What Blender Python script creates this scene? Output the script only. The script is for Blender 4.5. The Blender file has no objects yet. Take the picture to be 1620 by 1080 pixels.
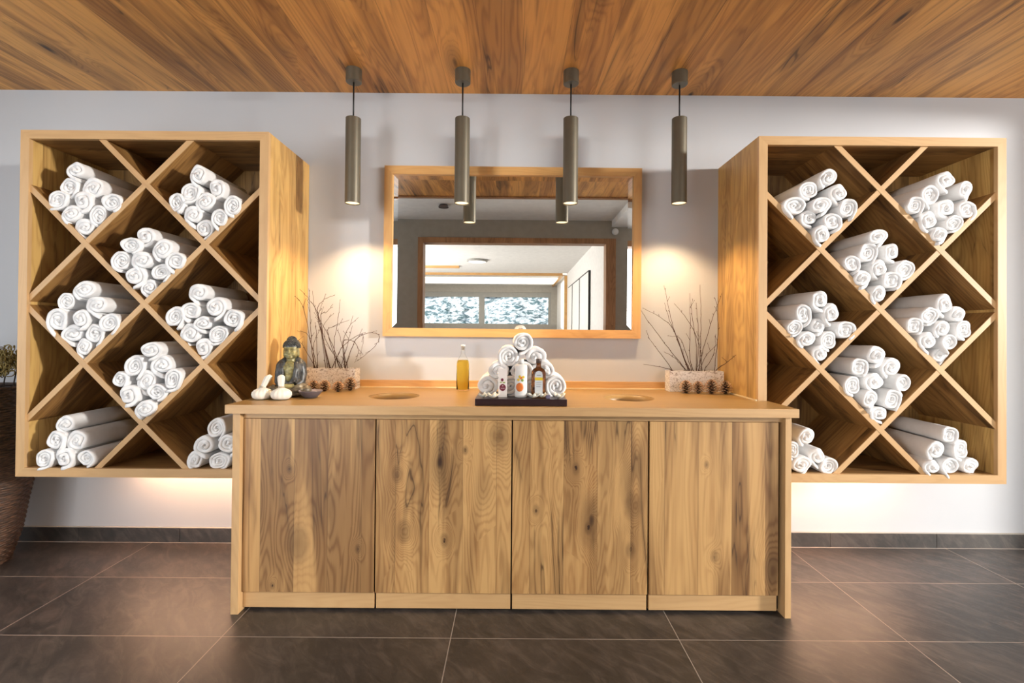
import bpy, bmesh, math, random
from mathutils import Vector, Matrix, noise
PI = math.pi
R = random.Random(7)
scn = bpy.context.scene
C = scn.collection

# ------------------------------------------------------------------ camera
F, PPX, PPY, ZW = 760.0, 812.98, 521.10, 2.7867
YAW, PITCH, ROLL, CH = 0.0010, 0.0077, 0.0079, 1.22
cy, sy, cp, sp, cr, sr = math.cos(YAW), math.sin(YAW), math.cos(PITCH), math.sin(PITCH), math.cos(ROLL), math.sin(ROLL)
rv = Vector((cy, -sy, 0)); fv = Vector((cp*sy, cp*cy, sp)); uv = Vector((-sp*sy, -sp*cy, cp))
r2 = cr*rv + sr*uv; u2 = cr*uv - sr*rv
cam = bpy.data.objects.new('camera', bpy.data.cameras.new('camera')); C.objects.link(cam)
cam.matrix_world = Matrix((( r2.x, u2.x, -fv.x, 0), (r2.y, u2.y, -fv.y, -ZW), (r2.z, u2.z, -fv.z, CH), (0, 0, 0, 1)))
cam.data.sensor_width = 36; cam.data.lens = 36*F/1620
cam.data.shift_x = -(PPX-810)/1620; cam.data.shift_y = (PPY-540)/1620
cam.data.clip_start = 0.01
scn.camera = cam
def at(u, v, Y):
    """world point seen at photo pixel (u,v) lying in the plane Y metres in front of the back wall"""
    a = (cr*(u-PPX) + sr*(v-PPY))/F; b = -(-sr*(u-PPX) + cr*(v-PPY))/F
    d = rv*a + fv + uv*b
    t = (ZW-Y)/d.y
    return Vector((d.x*t, -Y, CH + d.z*t))

# ------------------------------------------------------------------ colour management, world, lights
scn.view_settings.view_transform = 'Standard'; scn.view_settings.look = 'None'
scn.view_settings.gamma = 1; scn.view_settings.use_curve_mapping = False
scn.view_settings.exposure = 0.10
w = bpy.data.worlds.new('sky'); scn.world = w; w.use_nodes = True
w.node_tree.nodes['Background'].inputs[0].default_value = (0.80, 0.90, 1.0, 1)
w.node_tree.nodes['Background'].inputs[1].default_value = 1.0
def area(name, loc, direction, sx, sz, energy, col):
    l = bpy.data.lights.new(name, 'AREA'); l.shape = 'RECTANGLE'; l.size = sx; l.size_y = sz; l.energy = energy; l.color = col
    o = bpy.data.objects.new(name, l); C.objects.link(o); o.location = loc
    o.rotation_euler = Vector(direction).to_track_quat('-Z', 'Z').to_euler(); return o
# daylight entering by the windows of the side walls and of the wall behind the camera, then an added far-room fill
area('daylight_left_window', (-3.86, -1.9, 1.55), (1, 0.25, 0.0), 1.9, 1.7, 17, (0.80, 0.90, 1.0))
area('low_daylight_right', (9.0, -3.75, 2.45), (-1, 0.32, -0.11), 0.6, 0.6, 1080, (1.0, 0.96, 0.90))
area('daylight_back_left', (-2.46, -3.42, 1.3), (0.15, 1, 0), 1.6, 2.1, 26, (0.86, 0.93, 1.0))
area('daylight_back_right', (2.46, -3.42, 1.3), (-0.15, 1, 0), 1.6, 2.1, 27, (1.0, 0.96, 0.92))
area('fill_room_beyond', (-3.8, -6.8, 1.5), (1, 0, 0.25), 5.0, 2.2, 650, (1.0, 0.98, 0.95))  # added fill at a windowless wall, brightens the far room and its ceiling
sun = bpy.data.lights.new('sun', 'SUN'); sun.energy = 4.5; sun.angle = 0.03; sun.color = (1.0, 0.97, 0.92)
so_ = bpy.data.objects.new('sun', sun); C.objects.link(so_); so_.rotation_euler = Vector((0.0, -1, -0.75)).to_track_quat('-Z', 'Z').to_euler()

# ------------------------------------------------------------------ node helpers
def newmat(name):
    m = bpy.data.materials.new(name); m.use_nodes = True
    nt = m.node_tree; b = nt.nodes['Principled BSDF']; return m, nt, b
class N:
    def __init__(s, nt): s.nt = nt
    def new(s, t, **kw):
        n = s.nt.nodes.new(t)
        for k, v in kw.items(): setattr(n, k, v)
        return n
    def link(s, a, b): s.nt.links.new(a, b)
    def setin(s, sock, v):
        if isinstance(v, bpy.types.NodeSocket): s.link(v, sock)
        else: sock.default_value = v
    def m(s, op, a, b=0.0, c=0.0, clamp=False):
        n = s.new('ShaderNodeMath', operation=op, use_clamp=clamp)
        s.setin(n.inputs[0], a); s.setin(n.inputs[1], b); s.setin(n.inputs[2], c); return n.outputs[0]
    def xyz(s, a, b, c):
        n = s.new('ShaderNodeCombineXYZ'); s.setin(n.inputs[0], a); s.setin(n.inputs[1], b); s.setin(n.inputs[2], c); return n.outputs[0]
    def sep(s, v):
        n = s.new('ShaderNodeSeparateXYZ'); s.link(v, n.inputs[0]); return n.outputs
    def noise(s, v, scale=1, detail=2, rough=0.5, dist=0.0):
        n = s.new('ShaderNodeTexNoise'); s.link(v, n.inputs['Vector']); n.inputs['Scale'].default_value = scale
        n.inputs['Detail'].default_value = detail; n.inputs['Roughness'].default_value = rough; n.inputs['Distortion'].default_value = dist
        return n.outputs['Fac']
    def mapr(s, v, a, b, c=0.0, d=1.0, smooth=True):
        n = s.new('ShaderNodeMapRange'); n.interpolation_type = 'SMOOTHSTEP' if smooth else 'LINEAR'
        s.setin(n.inputs[0], v); n.inputs[1].default_value = a; n.inputs[2].default_value = b
        n.inputs[3].default_value = c; n.inputs[4].default_value = d; return n.outputs[0]
    def mix(s, f, a, b, mode='MIX'):
        n = s.new('ShaderNodeMix', data_type='RGBA', blend_type=mode)
        s.setin(n.inputs[0], f)
        for sock, v in ((n.inputs[6], a), (n.inputs[7], b)):
            if isinstance(v, bpy.types.NodeSocket): s.link(v, sock)
            else: sock.default_value = (*v, 1)
        return n.outputs[2]
    def coord(s): return s.new('ShaderNodeTexCoord').outputs['Object']
    def bump(s, h, strength, dist, b):
        n = s.new('ShaderNodeBump'); n.inputs['Strength'].default_value = strength; n.inputs['Distance'].default_value = dist
        s.link(h, n.inputs['Height']); s.link(n.outputs[0], b.inputs['Normal'])
def simple(name, col, rough=0.6, metal=0.0, bump=None, spec=None, sheen=0.0, coat=0.0):
    m, nt, b = newmat(name); n = N(nt)
    b.inputs['Base Color'].default_value = (*col, 1); b.inputs['Roughness'].default_value = rough; b.inputs['Metallic'].default_value = metal
    if spec is not None: b.inputs['Specular IOR Level'].default_value = spec
    if sheen: b.inputs['Sheen Weight'].default_value = sheen
    if coat: b.inputs['Coat Weight'].default_value = coat
    co = n.coord(); v = n.noise(co, 14, 4)
    n.link(n.mix(n.mapr(v, 0.3, 0.7, 0, 1), tuple(c*0.93 for c in col), col), b.inputs['Base Color'])
    if bump: n.bump(n.noise(co, bump[0], 3), bump[1], bump[2], b)
    return m
def emis(name, col, strength):
    m, nt, b = newmat(name); b.inputs['Base Color'].default_value = (*col, 1)
    b.inputs['Emission Color'].default_value = (*col, 1); b.inputs['Emission Strength'].default_value = strength; return m

def wood(name, light, mid, dark, grain='Z', plank=0.0, poff=0.0, rings=1.0, knots=1.0, heart=0.6, crack=1.0, rough=0.45, seed=0.0, var=0.35, fine=1.0, stretch=1.0, hlo=0.47, kth=0.62, at_knots=(), freq=5.5):
    """oak/walnut boards: contour grain that flows round knots, heartwood patches, dark checks"""
    m, nt, b = newmat(name); n = N(nt)
    x, y, z = n.sep(n.coord())
    g, a1, a2 = {'X': (x, y, z), 'Y': (y, x, z), 'Z': (z, x, y)}[grain]
    c = n.m('ADD', a1, a2); g = n.m('MULTIPLY', g, stretch)
    rnd = n.m('MULTIPLY', n.new('ShaderNodeObjectInfo').outputs['Random'], 37.0)
    if plank:
        pf = n.m('DIVIDE', n.m('ADD', c, poff + 20.0), plank)
        # boards of unequal width
        pw = n.m('ADD', pf, n.m('MULTIPLY', n.m('SINE', n.m('MULTIPLY', n.m('FLOOR', n.m('MULTIPLY', pf, 0.5)), 2.3)), 0.0))
        pid = n.m('FLOOR', pw)
        wn = n.new('ShaderNodeTexWhiteNoise', noise_dimensions='2D'); n.link(n.xyz(pid, n.m('FLOOR', rnd), 0), wn.inputs[0])
        pr = wn.outputs['Value']
        wn2 = n.new('ShaderNodeTexWhiteNoise', noise_dimensions='2D'); n.link(n.xyz(pid, n.m('ADD', n.m('FLOOR', rnd), 7.7), 0), wn2.inputs[0]); pr2 = wn2.outputs['Value']
        fr = n.m('FRACT', pw); edge = n.m('ABSOLUTE', n.m('SUBTRACT', fr, 0.5))
        seam = n.mapr(edge, 0.5 - 0.0016/plank, 0.5 - 0.0004/plank)
    else:
        pr = n.m('FRACT', n.m('MULTIPLY', rnd, 1.7)); pr2 = n.m('FRACT', n.m('MULTIPLY', rnd, 3.1)); seam = None
    s = n.m('ADD', n.m('ADD', n.m('MULTIPLY', pr, 31.0), rnd), seed)
    go = n.m('ADD', g, n.m('MULTIPLY', pr2, 9.0))
    # knots
    vor = n.new('ShaderNodeTexVoronoi', feature='F1', voronoi_dimensions='3D'); vor.inputs['Scale'].default_value = 1; vor.inputs['Randomness'].default_value = 0.85
    n.link(n.xyz(n.m('MULTIPLY', c, 6.0), n.m('MULTIPLY', go, 2.6), n.m('MULTIPLY', s, 1.0)), vor.inputs['Vector'])
    vc = n.sep(vor.outputs['Color'])
    mask = n.mapr(vc[0], kth, kth+0.08)
    d = vor.outputs['Distance']
    infl = n.m('MULTIPLY', n.m('EXPONENT', n.m('MULTIPLY', n.m('MULTIPLY', d, d), -9.0)), mask)
    # individual knots at set places (x, z, radius, darkness)
    cores = None; wob = n.noise(n.xyz(n.m('MULTIPLY', x, 30.0), n.m('MULTIPLY', z, 30.0), 3.0), 1, 3, 0.6)
    for kx, kz, kr, kd in at_knots:
        ex = n.m('DIVIDE', n.m('SUBTRACT', x, kx), kr); ez = n.m('DIVIDE', n.m('SUBTRACT', z, kz), kr*1.7)
        dd = n.m('ADD', n.m('MULTIPLY', ex, ex), n.m('MULTIPLY', ez, ez))
        infl = n.m('ADD', infl, n.m('MULTIPLY', n.m('EXPONENT', n.m('MULTIPLY', dd, -0.32)), 1.1))
        dw = n.m('ADD', dd, n.m('MULTIPLY', n.m('SUBTRACT', wob, 0.5), 0.9))
        c1 = n.m('MULTIPLY', n.m('SUBTRACT', 1.0, n.mapr(dw, 0.02, 0.28)), kd); c2 = n.m('MULTIPLY', n.m('SUBTRACT', 1.0, n.mapr(dw, 0.1, 1.8)), 0.38)
        cc = n.m('MAXIMUM', c1, c2); cores = cc if cores is None else n.m('MAXIMUM', cores, cc)
    # flowing height field
    h1 = n.noise(n.xyz(n.m('MULTIPLY', c, 5.0), n.m('MULTIPLY', go, 0.75), s), 1, 2, 0.45, 0.25)
    h2 = n.noise(n.xyz(n.m('MULTIPLY', c, 22.0), n.m('MULTIPLY', go, 2.2), s), 1, 3, 0.5, 0.3)
    h = n.m('ADD', n.m('ADD', n.m('MULTIPLY', h1, 3.4), n.m('MULTIPLY', h2, 0.35)), n.m('MULTIPLY', infl, 1.25*knots))
    h = n.m('ADD', h, n.m('MULTIPLY', c, 3.0))
    wv = n.m('ADD', n.m('MULTIPLY', n.m('SINE', n.m('MULTIPLY', h, 6.283*freq)), 0.5), 0.5)
    wv = n.m('POWER', wv, 2.2)
    wv2 = n.m('ADD', n.m('MULTIPLY', n.m('SINE', n.m('MULTIPLY', h, 6.283*1.3)), 0.5), 0.5)
    fib = n.noise(n.xyz(n.m('MULTIPLY', c, 260.0), n.m('MULTIPLY', go, 5.0), s), 1, 2, 0.6)
    streak = n.noise(n.xyz(n.m('MULTIPLY', c, 28.0), n.m('MULTIPLY', go, 0.9), s), 1, 3, 0.6, 0.2)
    patch = n.noise(n.xyz(n.m('MULTIPLY', c, 7.5), n.m('MULTIPLY', go, 0.9), n.m('ADD', s, 5.0)), 1, 4, 0.55, 0.5)
    heartm = n.mapr(patch, hlo, hlo+0.15, 0, heart)
    t = n.m('ADD', n.m('MULTIPLY', wv, 0.38*rings*fine), n.m('MULTIPLY', n.m('MULTIPLY', wv2, n.mapr(h1, 0.35, 0.65, 0.2, 1)), 0.25*rings))
    t = n.m('ADD', t, n.mapr(streak, 0.40, 0.75, 0, 0.32*rings + 0.05))
    t = n.m('ADD', t, n.m('MULTIPLY', n.m('SUBTRACT', fib, 0.5), 0.36))
    t = n.m('ADD', t, n.m('MULTIPLY', n.m('SUBTRACT', pr2, 0.5), var), clamp=True)
    col = n.mix(t, light, mid)
    dk = n.m('MULTIPLY', heartm, n.m('ADD', n.m('MULTIPLY', wv, 0.25), 0.72))
    col = n.mix(n.m('MULTIPLY', dk, 0.95, clamp=True), col, tuple(0.50*a+0.50*b_ for a, b_ in zip(mid, dark)))
    # dark checks following the grain
    ck = n.m('ABSOLUTE', n.m('SUBTRACT', n.noise(n.xyz(n.m('MULTIPLY', c, 9.0), n.m('MULTIPLY', go, 0.8), n.m('ADD', s, 11.0)), 1, 3, 0.5, 0.7), 0.5))
    ckm = n.mapr(n.noise(n.xyz(n.m('MULTIPLY', c, 6.0), n.m('MULTIPLY', go, 1.6), n.m('ADD', s, 17.0)), 1, 2), 0.50, 0.62)
    ckl = n.m('MULTIPLY', n.m('SUBTRACT', 1.0, n.mapr(ck, 0.0, 0.014)), ckm)
    ckw = n.m('MULTIPLY', n.m('SUBTRACT', 1.0, n.mapr(ck, 0.0, 0.07)), n.m('MULTIPLY', ckm, 0.45))
    col = n.mix(n.m('MULTIPLY', n.m('MAXIMUM', ckl, ckw), 0.8*crack, clamp=True), col, dark)
    # knot cores
    core = n.m('MULTIPLY', n.m('SUBTRACT', 1.0, n.mapr(n.m('ADD', d, n.m('MULTIPLY', h2, 0.12)), 0.09, 0.22)), mask)
    halo = n.m('MULTIPLY', n.m('SUBTRACT', 1.0, n.mapr(d, 0.1, 0.42)), n.m('MULTIPLY', mask, 0.40))
    col = n.mix(n.m('MULTIPLY', n.m('MAXIMUM', core, halo), knots, clamp=True), col, dark)
    if cores is not None: col = n.mix(cores, col, dark)
    if seam: col = n.mix(n.m('MULTIPLY', seam, 0.45), col, dark)
    n.link(col, b.inputs['Base Color'])
    b.inputs['Roughness'].default_value = rough
    n.bump(n.m('ADD', n.m('MULTIPLY', fib, 0.5), n.m('MULTIPLY', wv, 0.4)), 0.18, 0.001, b)
    return m

OAK_L, OAK_M, OAK_D = (0.60, 0.375, 0.175), (0.40, 0.205, 0.070), (0.075, 0.030, 0.010)
M = {}
M['ceiling'] = wood('ceiling boards', (0.78, 0.380, 0.098), (0.39, 0.150, 0.034), (0.045, 0.018, 0.006), 'Y', 0.21, 0.03, knots=1.0, kth=0.55, heart=0.75, crack=1.0, rough=0.5, seed=3, var=0.6, fine=0.75, stretch=0.62)
def dk(u, v, r, d): p = at(u, v, .684); return (p.x, p.z, r, d)
DK = [[dk(458,742,.012,.8), dk(431,926,.010,1.0), dk(566,868,.012,.7), dk(470,860,.05,.15)],
      [dk(638,840,.030,.45), dk(703,854,.018,1.0), dk(629,750,.022,.6), dk(736,712,.012,.7), dk(790,690,.045,.55)],
      [dk(911,741,.016,1.0), dk(931,835,.016,1.0), dk(848,807,.013,.8), dk(1001,800,.035,.3), dk(998,870,.020,.6)],
      [dk(1130,880,.016,.6), dk(1222,900,.040,.35), dk(1118,735,.010,.6)]]
for k in range(4):
    M['door%d' % k] = wood('wild oak door %d' % k, (0.60, 0.355, 0.140), (0.31, 0.142, 0.046), (0.040, 0.016, 0.007), 'Z', 0.147, 0.001, rings=(0.75, 0.95, 0.95, 0.8)[k], knots=(0.7, 1.0, 1.2, 0.6)[k], heart=(1.0, 0.7, 0.6, 1.0)[k], hlo=(.42, .46, .47, .40)[k], kth=(.70, .66, .66, .70)[k], freq=(6.5, 8, 8.5, 6.5)[k], at_knots=DK[k], crack=1.0, seed=(2.0, 5.5, 9.0, 14.3)[k], var=(.35, .4, .4, .3)[k], stretch=(0.62, 0.9, 0.95, 0.62)[k], fine=(.7, 1, 1, .7)[k])
M['side'] = wood('oak side panels', (0.62, 0.385, 0.125), (0.38, 0.195, 0.052), OAK_D, 'Z', 0.155, 0.02, knots=0.7, heart=0.55, crack=0.8, seed=8)
M['inner'] = wood('shade-darkened shelf oak', (0.38, 0.198, 0.062), (0.170, 0.072, 0.020), (0.03, 0.013, 0.005), 'X', 0.16, 0.0, knots=0.7, heart=0.8, crack=0.9, seed=21)  # oak darkened: the deep shade inside the shelves is put into its colour
M['innerv'] = wood('shade-darkened oak lining', (0.42, 0.235, 0.075), (0.18, 0.088, 0.025), (0.03, 0.013, 0.005), 'Z', 0.16, 0.0, knots=0.8, heart=0.7, crack=0.9, seed=33)  # lining darkened likewise, shelf shade painted into the wood
M['edge_x'] = wood('plain oak edging x', OAK_L, (0.47, 0.265, 0.108), OAK_D, 'X', 0, rings=0.55, knots=0.0, heart=0.12, crack=0.05, seed=1, var=0.2)
M['edge_z'] = wood('plain oak edging z', OAK_L, (0.47, 0.265, 0.108), OAK_D, 'Z', 0, rings=0.55, knots=0.0, heart=0.12, crack=0.05, seed=4, var=0.2)
M['mframe'] = wood('mirror frame oak', (0.66, 0.38, 0.14), (0.50, 0.25, 0.08), OAK_D, 'X', 0, rings=0.6, knots=0.3, heart=0.2, crack=0.15, seed=6, var=0.2)
M['mframe_z'] = wood('mirror frame oak z', (0.66, 0.38, 0.14), (0.50, 0.25, 0.08), OAK_D, 'Z', 0, rings=0.6, knots=0.3, heart=0.2, crack=0.15, seed=9, var=0.2)
M['top'] = wood('worktop oak', (0.33, 0.205, 0.076), (0.27, 0.158, 0.053), OAK_D, 'X', 0, rings=0.5, knots=0.0, heart=0.10, crack=0.0, rough=0.38, seed=12, var=0.1, fine=0.6)
M['darkwood'] = wood('dark door lining', (0.42, 0.21, 0.09), (0.26, 0.12, 0.045), OAK_D, 'Z', 0, knots=0.2, heart=0.5, crack=0.4, seed=15)
M['dark'] = simple('painted interior shade', (0.03, 0.02, 0.012), 0.8)  # near-black stands for the shade behind the door gaps
M['bronze'] = simple('bronze lacquer', (0.165, 0.145, 0.105), 0.40, 0.5)
M['cord'] = simple('black cable', (0.012, 0.012, 0.012), 0.5)
M['lampglow'] = emis('lamp diffuser', (1.0, 0.80, 0.50), 1.5)
M['led'] = emis('warm led tape', (1.0, 0.68, 0.40), 6.0)
M['roomglow'] = emis('cove light', (1.0, 0.93, 0.82), 1.25)
M['whiteplastic'] = simple('white plastic', (0.75, 0.74, 0.72), 0.4)
M['taupe'] = simple('taupe wall paint', (0.34, 0.31, 0.26), 0.8, bump=(60, 0.05, 0.002))
M['whitepaint'] = simple('white ceiling paint', (0.84, 0.81, 0.77), 0.8, bump=(60, 0.05, 0.002))
M['greyframe'] = simple('grey window frame', (0.35, 0.34, 0.31), 0.5)
def wallmat():
    m, nt, b = newmat('pale plaster'); n = N(nt); co = n.coord()
    a = n.noise(co, 1.2, 3); c = n.noise(co, 90, 4, 0.6)
    n.link(n.mix(n.mapr(a, 0.3, 0.7, 0, 1), (0.535, 0.55, 0.575), (0.56, 0.575, 0.60)), b.inputs['Base Color'])
    b.inputs['Roughness'].default_value = 0.85; n.bump(c, 0.10, 0.002, b); return m
M['wall'] = wallmat()
def slate(name, tiles=True):
    m, nt, b = newmat(name); n = N(nt); co = n.coord(); x, y, z = n.sep(co)
    v = co
    col = None
    if tiles:
        # tile joints at x = -0.241 + k*0.9135, y = -0.402 - k*0.4555
        fx = n.m('DIVIDE', n.m('ADD', x, 0.241 + 0.9135*20), 0.9135); fy = n.m('DIVIDE', n.m('ADD', y, 0.402 + 0.4555*40), 0.4555)
        ex = n.m('MULTIPLY', n.m('SUBTRACT', 0.5, n.m('ABSOLUTE', n.m('SUBTRACT', n.m('FRACT', fx), 0.5))), 0.9135)
        ey = n.m('MULTIPLY', n.m('SUBTRACT', 0.5, n.m('ABSOLUTE', n.m('SUBTRACT', n.m('FRACT', fy), 0.5))), 0.4555)
        e = n.m('MINIMUM', ex, ey); joint = n.m('SUBTRACT', 1.0, n.mapr(e, 0.0013, 0.0021))
        wn = n.new('ShaderNodeTexWhiteNoise', noise_dimensions='2D'); n.link(n.xyz(n.m('FLOOR', fx), n.m('FLOOR', fy), 0), wn.inputs[0])
        v = n.xyz(x, y, n.m('MULTIPLY', wn.outputs['Value'], 30.0)); tv = wn.outputs['Value']
    else: tv = 0.5
    if not tiles: v = n.xyz(x, z, y)
    a = n.noise(v, 3.0, 6, 0.62, 0.8)
    xs, ys, zs = n.sep(v)
    diag = n.noise(n.xyz(n.m('ADD', n.m('MULTIPLY', xs, 4.0), n.m('MULTIPLY', ys, -5.0)), n.m('ADD', n.m('MULTIPLY', xs, 14.0), n.m('MULTIPLY', ys, 12.0)), zs), 1, 7, 0.65, 0.9)
    f = n.noise(v, 60, 4, 0.7)
    t = n.m('ADD', n.m('MULTIPLY', n.mapr(diag, 0.40, 0.72), 0.7), n.m('MULTIPLY', n.mapr(a, 0.35, 0.7), 0.4))
    t = n.m('ADD', t, n.m('MULTIPLY', n.m('SUBTRACT', f, 0.5), 0.5), clamp=True)
    col = n.mix(t, (0.026, 0.0235, 0.022), (0.100, 0.080, 0.068))
    rough = n.m('ADD', 0.30, n.m('MULTIPLY', f, 0.22))
    if tiles:
        col = n.mix(joint, col, (0.36, 0.31, 0.26)); rough = n.m('MAXIMUM', rough, n.m('MULTIPLY', joint, 0.8))
    n.link(col, b.inputs['Base Color']); n.link(rough, b.inputs['Roughness'])
    b.inputs['Specular IOR Level'].default_value = 0.75
    n.bump(n.m('ADD', diag, n.m('MULTIPLY', f, 0.4)), 0.25, 0.003, b)
    return m
M['floor'] = slate('slate floor tiles'); M['slate'] = slate('slate skirting', False)
def towelmat():
    m, nt, b = newmat('white terry cloth'); n = N(nt); co = n.coord()
    f = n.noise(co, 420, 3, 0.7); a = n.noise(co, 18, 3)
    n.link(n.mix(n.mapr(a, 0.3, 0.7), (0.80, 0.79, 0.785), (0.86, 0.855, 0.85)), b.inputs['Base Color'])
    b.inputs['Roughness'].default_value = 0.95; b.inputs['Sheen Weight'].default_value = 0.25; b.inputs['Sheen Roughness'].default_value = 0.6
    b.inputs['Specular IOR Level'].default_value = 0.1
    n.bump(n.m('ADD', f, n.m('MULTIPLY', a, 2.0)), 0.35, 0.003, b); return m
M['towel'] = towelmat()
def mirrormat():
    m, nt, b = newmat('silvered mirror glass'); b.inputs['Base Color'].default_value = (0.90, 0.91, 0.90, 1)
    b.inputs['Metallic'].default_value = 1; b.inputs['Roughness'].default_value = 0.0; return m
M['mirror'] = mirrormat()
def glassmat(name, col, rough=0.0, ior=1.45):
    m, nt, b = newmat(name); b.inputs['Base Color'].default_value = (*col, 1); b.inputs['Transmission Weight'].default_value = 1
    b.inputs['Roughness'].default_value = rough; b.inputs['IOR'].default_value = ior; return m
M['glass'] = glassmat('clear glass', (0.95, 0.97, 0.96)); M['thinglass'] = glassmat('thin bottle glass', (0.98, 0.99, 0.97), 0.0, 1.12); M['brownglass'] = glassmat('brown glass', (0.28, 0.09, 0.02))
M['oil'] = glassmat('golden oil', (0.96, 0.70, 0.10), 0.30, 1.15); M['oil'].node_tree.nodes['Principled BSDF'].inputs['Transmission Weight'].default_value = 0.50
def bark():
    m, nt, b = newmat('birch bark'); n = N(nt); x, y, z = n.sep(n.coord())
    a = n.noise(n.xyz(n.m('MULTIPLY', x, 75.0), n.m('MULTIPLY', y, 75.0), n.m('MULTIPLY', z, 100.0)), 1, 5, 0.7, 1.0)
    c = n.noise(n.xyz(n.m('MULTIPLY', x, 22.0), y, n.m('MULTIPLY', z, 16.0)), 1, 4, 0.6, 0.8)
    t = n.mapr(a, 0.36, 0.52)
    col = n.mix(t, (0.36, 0.30, 0.26), (0.85, 0.82, 0.79)); col = n.mix(n.mapr(c, 0.58, 0.68, 0, 0.6), col, (0.20, 0.15, 0.12))
    n.link(col, b.inputs['Base Color']); b.inputs['Roughness'].default_value = 0.75; n.bump(a, 0.5, 0.004, b); return m
M['bark'] = bark()
M['twig'] = simple('brown twig bark', (0.075, 0.032, 0.018), 0.75)
M['bud'] = simple('dark bud', (0.07, 0.028, 0.018), 0.7)
M['coredark'] = simple('pinecone core', (0.06, 0.028, 0.014), 0.7); M['scale'] = simple('pinecone scale', (0.085, 0.038, 0.018), 0.6); M['scaletip'] = simple('pinecone tip', (0.52, 0.31, 0.17), 0.6)
def patina(name, c1, c2):
    m, nt, b = newmat(name); n = N(nt); co = n.coord(); a = n.noise(co, 55, 4, 0.6)
    n.link(n.mix(n.mapr(a, 0.38, 0.62), c1, c2), b.inputs['Base Color']); b.inputs['Roughness'].default_value = 0.42; b.inputs['Metallic'].default_value = 0.25
    n.bump(a, 0.2, 0.002, b); return m
M['brass'] = patina('green brass patina', (0.17, 0.15, 0.065), (0.33, 0.29, 0.12)); M['robe'] = patina('dark grey robe', (0.030, 0.032, 0.034), (0.085, 0.085, 0.080)); M['robe2'] = patina('brown grey cloth folds', (0.075, 0.062, 0.045), (0.22, 0.175, 0.105))
M['cotton'] = simple('white cotton', (0.78, 0.74, 0.66), 0.9, bump=(90, 0.15, 0.002))
M['string'] = simple('string', (0.5, 0.43, 0.33), 0.9)
M['bowl'] = simple('mauve grey ceramic', (0.115, 0.095, 0.105), 0.35); M['bowlin'] = simple('lit mauve ceramic', (0.36, 0.30, 0.31), 0.3)  # paler inside colour paints the light falling into the bowl
M['tray'] = simple('dark plum lacquer', (0.022, 0.006, 0.008), 0.3)
M['carton'] = simple('white carton', (0.78, 0.72, 0.68), 0.5); M['whitebottle'] = simple('white bottle plastic', (0.85, 0.83, 0.80), 0.3)
M['plum'] = simple('maroon print', (0.16, 0.015, 0.035), 0.5); M['orange'] = simple('orange print', (0.80, 0.20, 0.03), 0.5); M['yellow'] = simple('yellow print', (0.75, 0.53, 0.03), 0.5); M['greenp'] = simple('green print', (0.25, 0.38, 0.07), 0.5); M['label'] = simple('pale label', (0.60, 0.63, 0.66), 0.5)
M['petal'] = simple('white petal', (0.82, 0.80, 0.70), 0.6); M['petalc'] = simple('yellow heart', (0.80, 0.52, 0.06), 0.6)
M['mauve'] = simple('grey violet stone', (0.16, 0.14, 0.22), 0.4)
M['cap'] = simple('dark screw cap', (0.09, 0.06, 0.05), 0.4)
def wicker():
    m, nt, b = newmat('brown wicker'); n = N(nt); x, y, z = n.sep(n.coord())
    a = n.noise(n.xyz(n.m('MULTIPLY', x, 30.0), n.m('MULTIPLY', y, 30.0), n.m('MULTIPLY', z, 190.0)), 1, 4, 0.6)
    n.link(n.mix(n.mapr(a, 0.35, 0.7), (0.016, 0.009, 0.006), (0.115, 0.062, 0.036)), b.inputs['Base Color']); b.inputs['Roughness'].default_value = 0.5
    n.bump(a, 0.6, 0.004, b); return m
M['wicker'] = wicker()
M['dried'] = simple('dried moss green', (0.24, 0.185, 0.060), 0.8); M['driedstem'] = simple('dark dried stem', (0.035, 0.025, 0.018), 0.8)
def snowtree():
    m, nt, b = newmat('snowy conifer'); n = N(nt); co = n.coord(); a = n.noise(co, 3.5, 6, 0.75)
    n.link(n.mix(n.mapr(a, 0.42, 0.56), (0.07, 0.14, 0.16), (0.85, 0.90, 0.95)), b.inputs['Base Color']); b.inputs['Roughness'].default_value = 0.9; return m
M['snowtree'] = snowtree(); M['snow'] = simple('snow', (0.80, 0.86, 0.92), 0.9)

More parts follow.
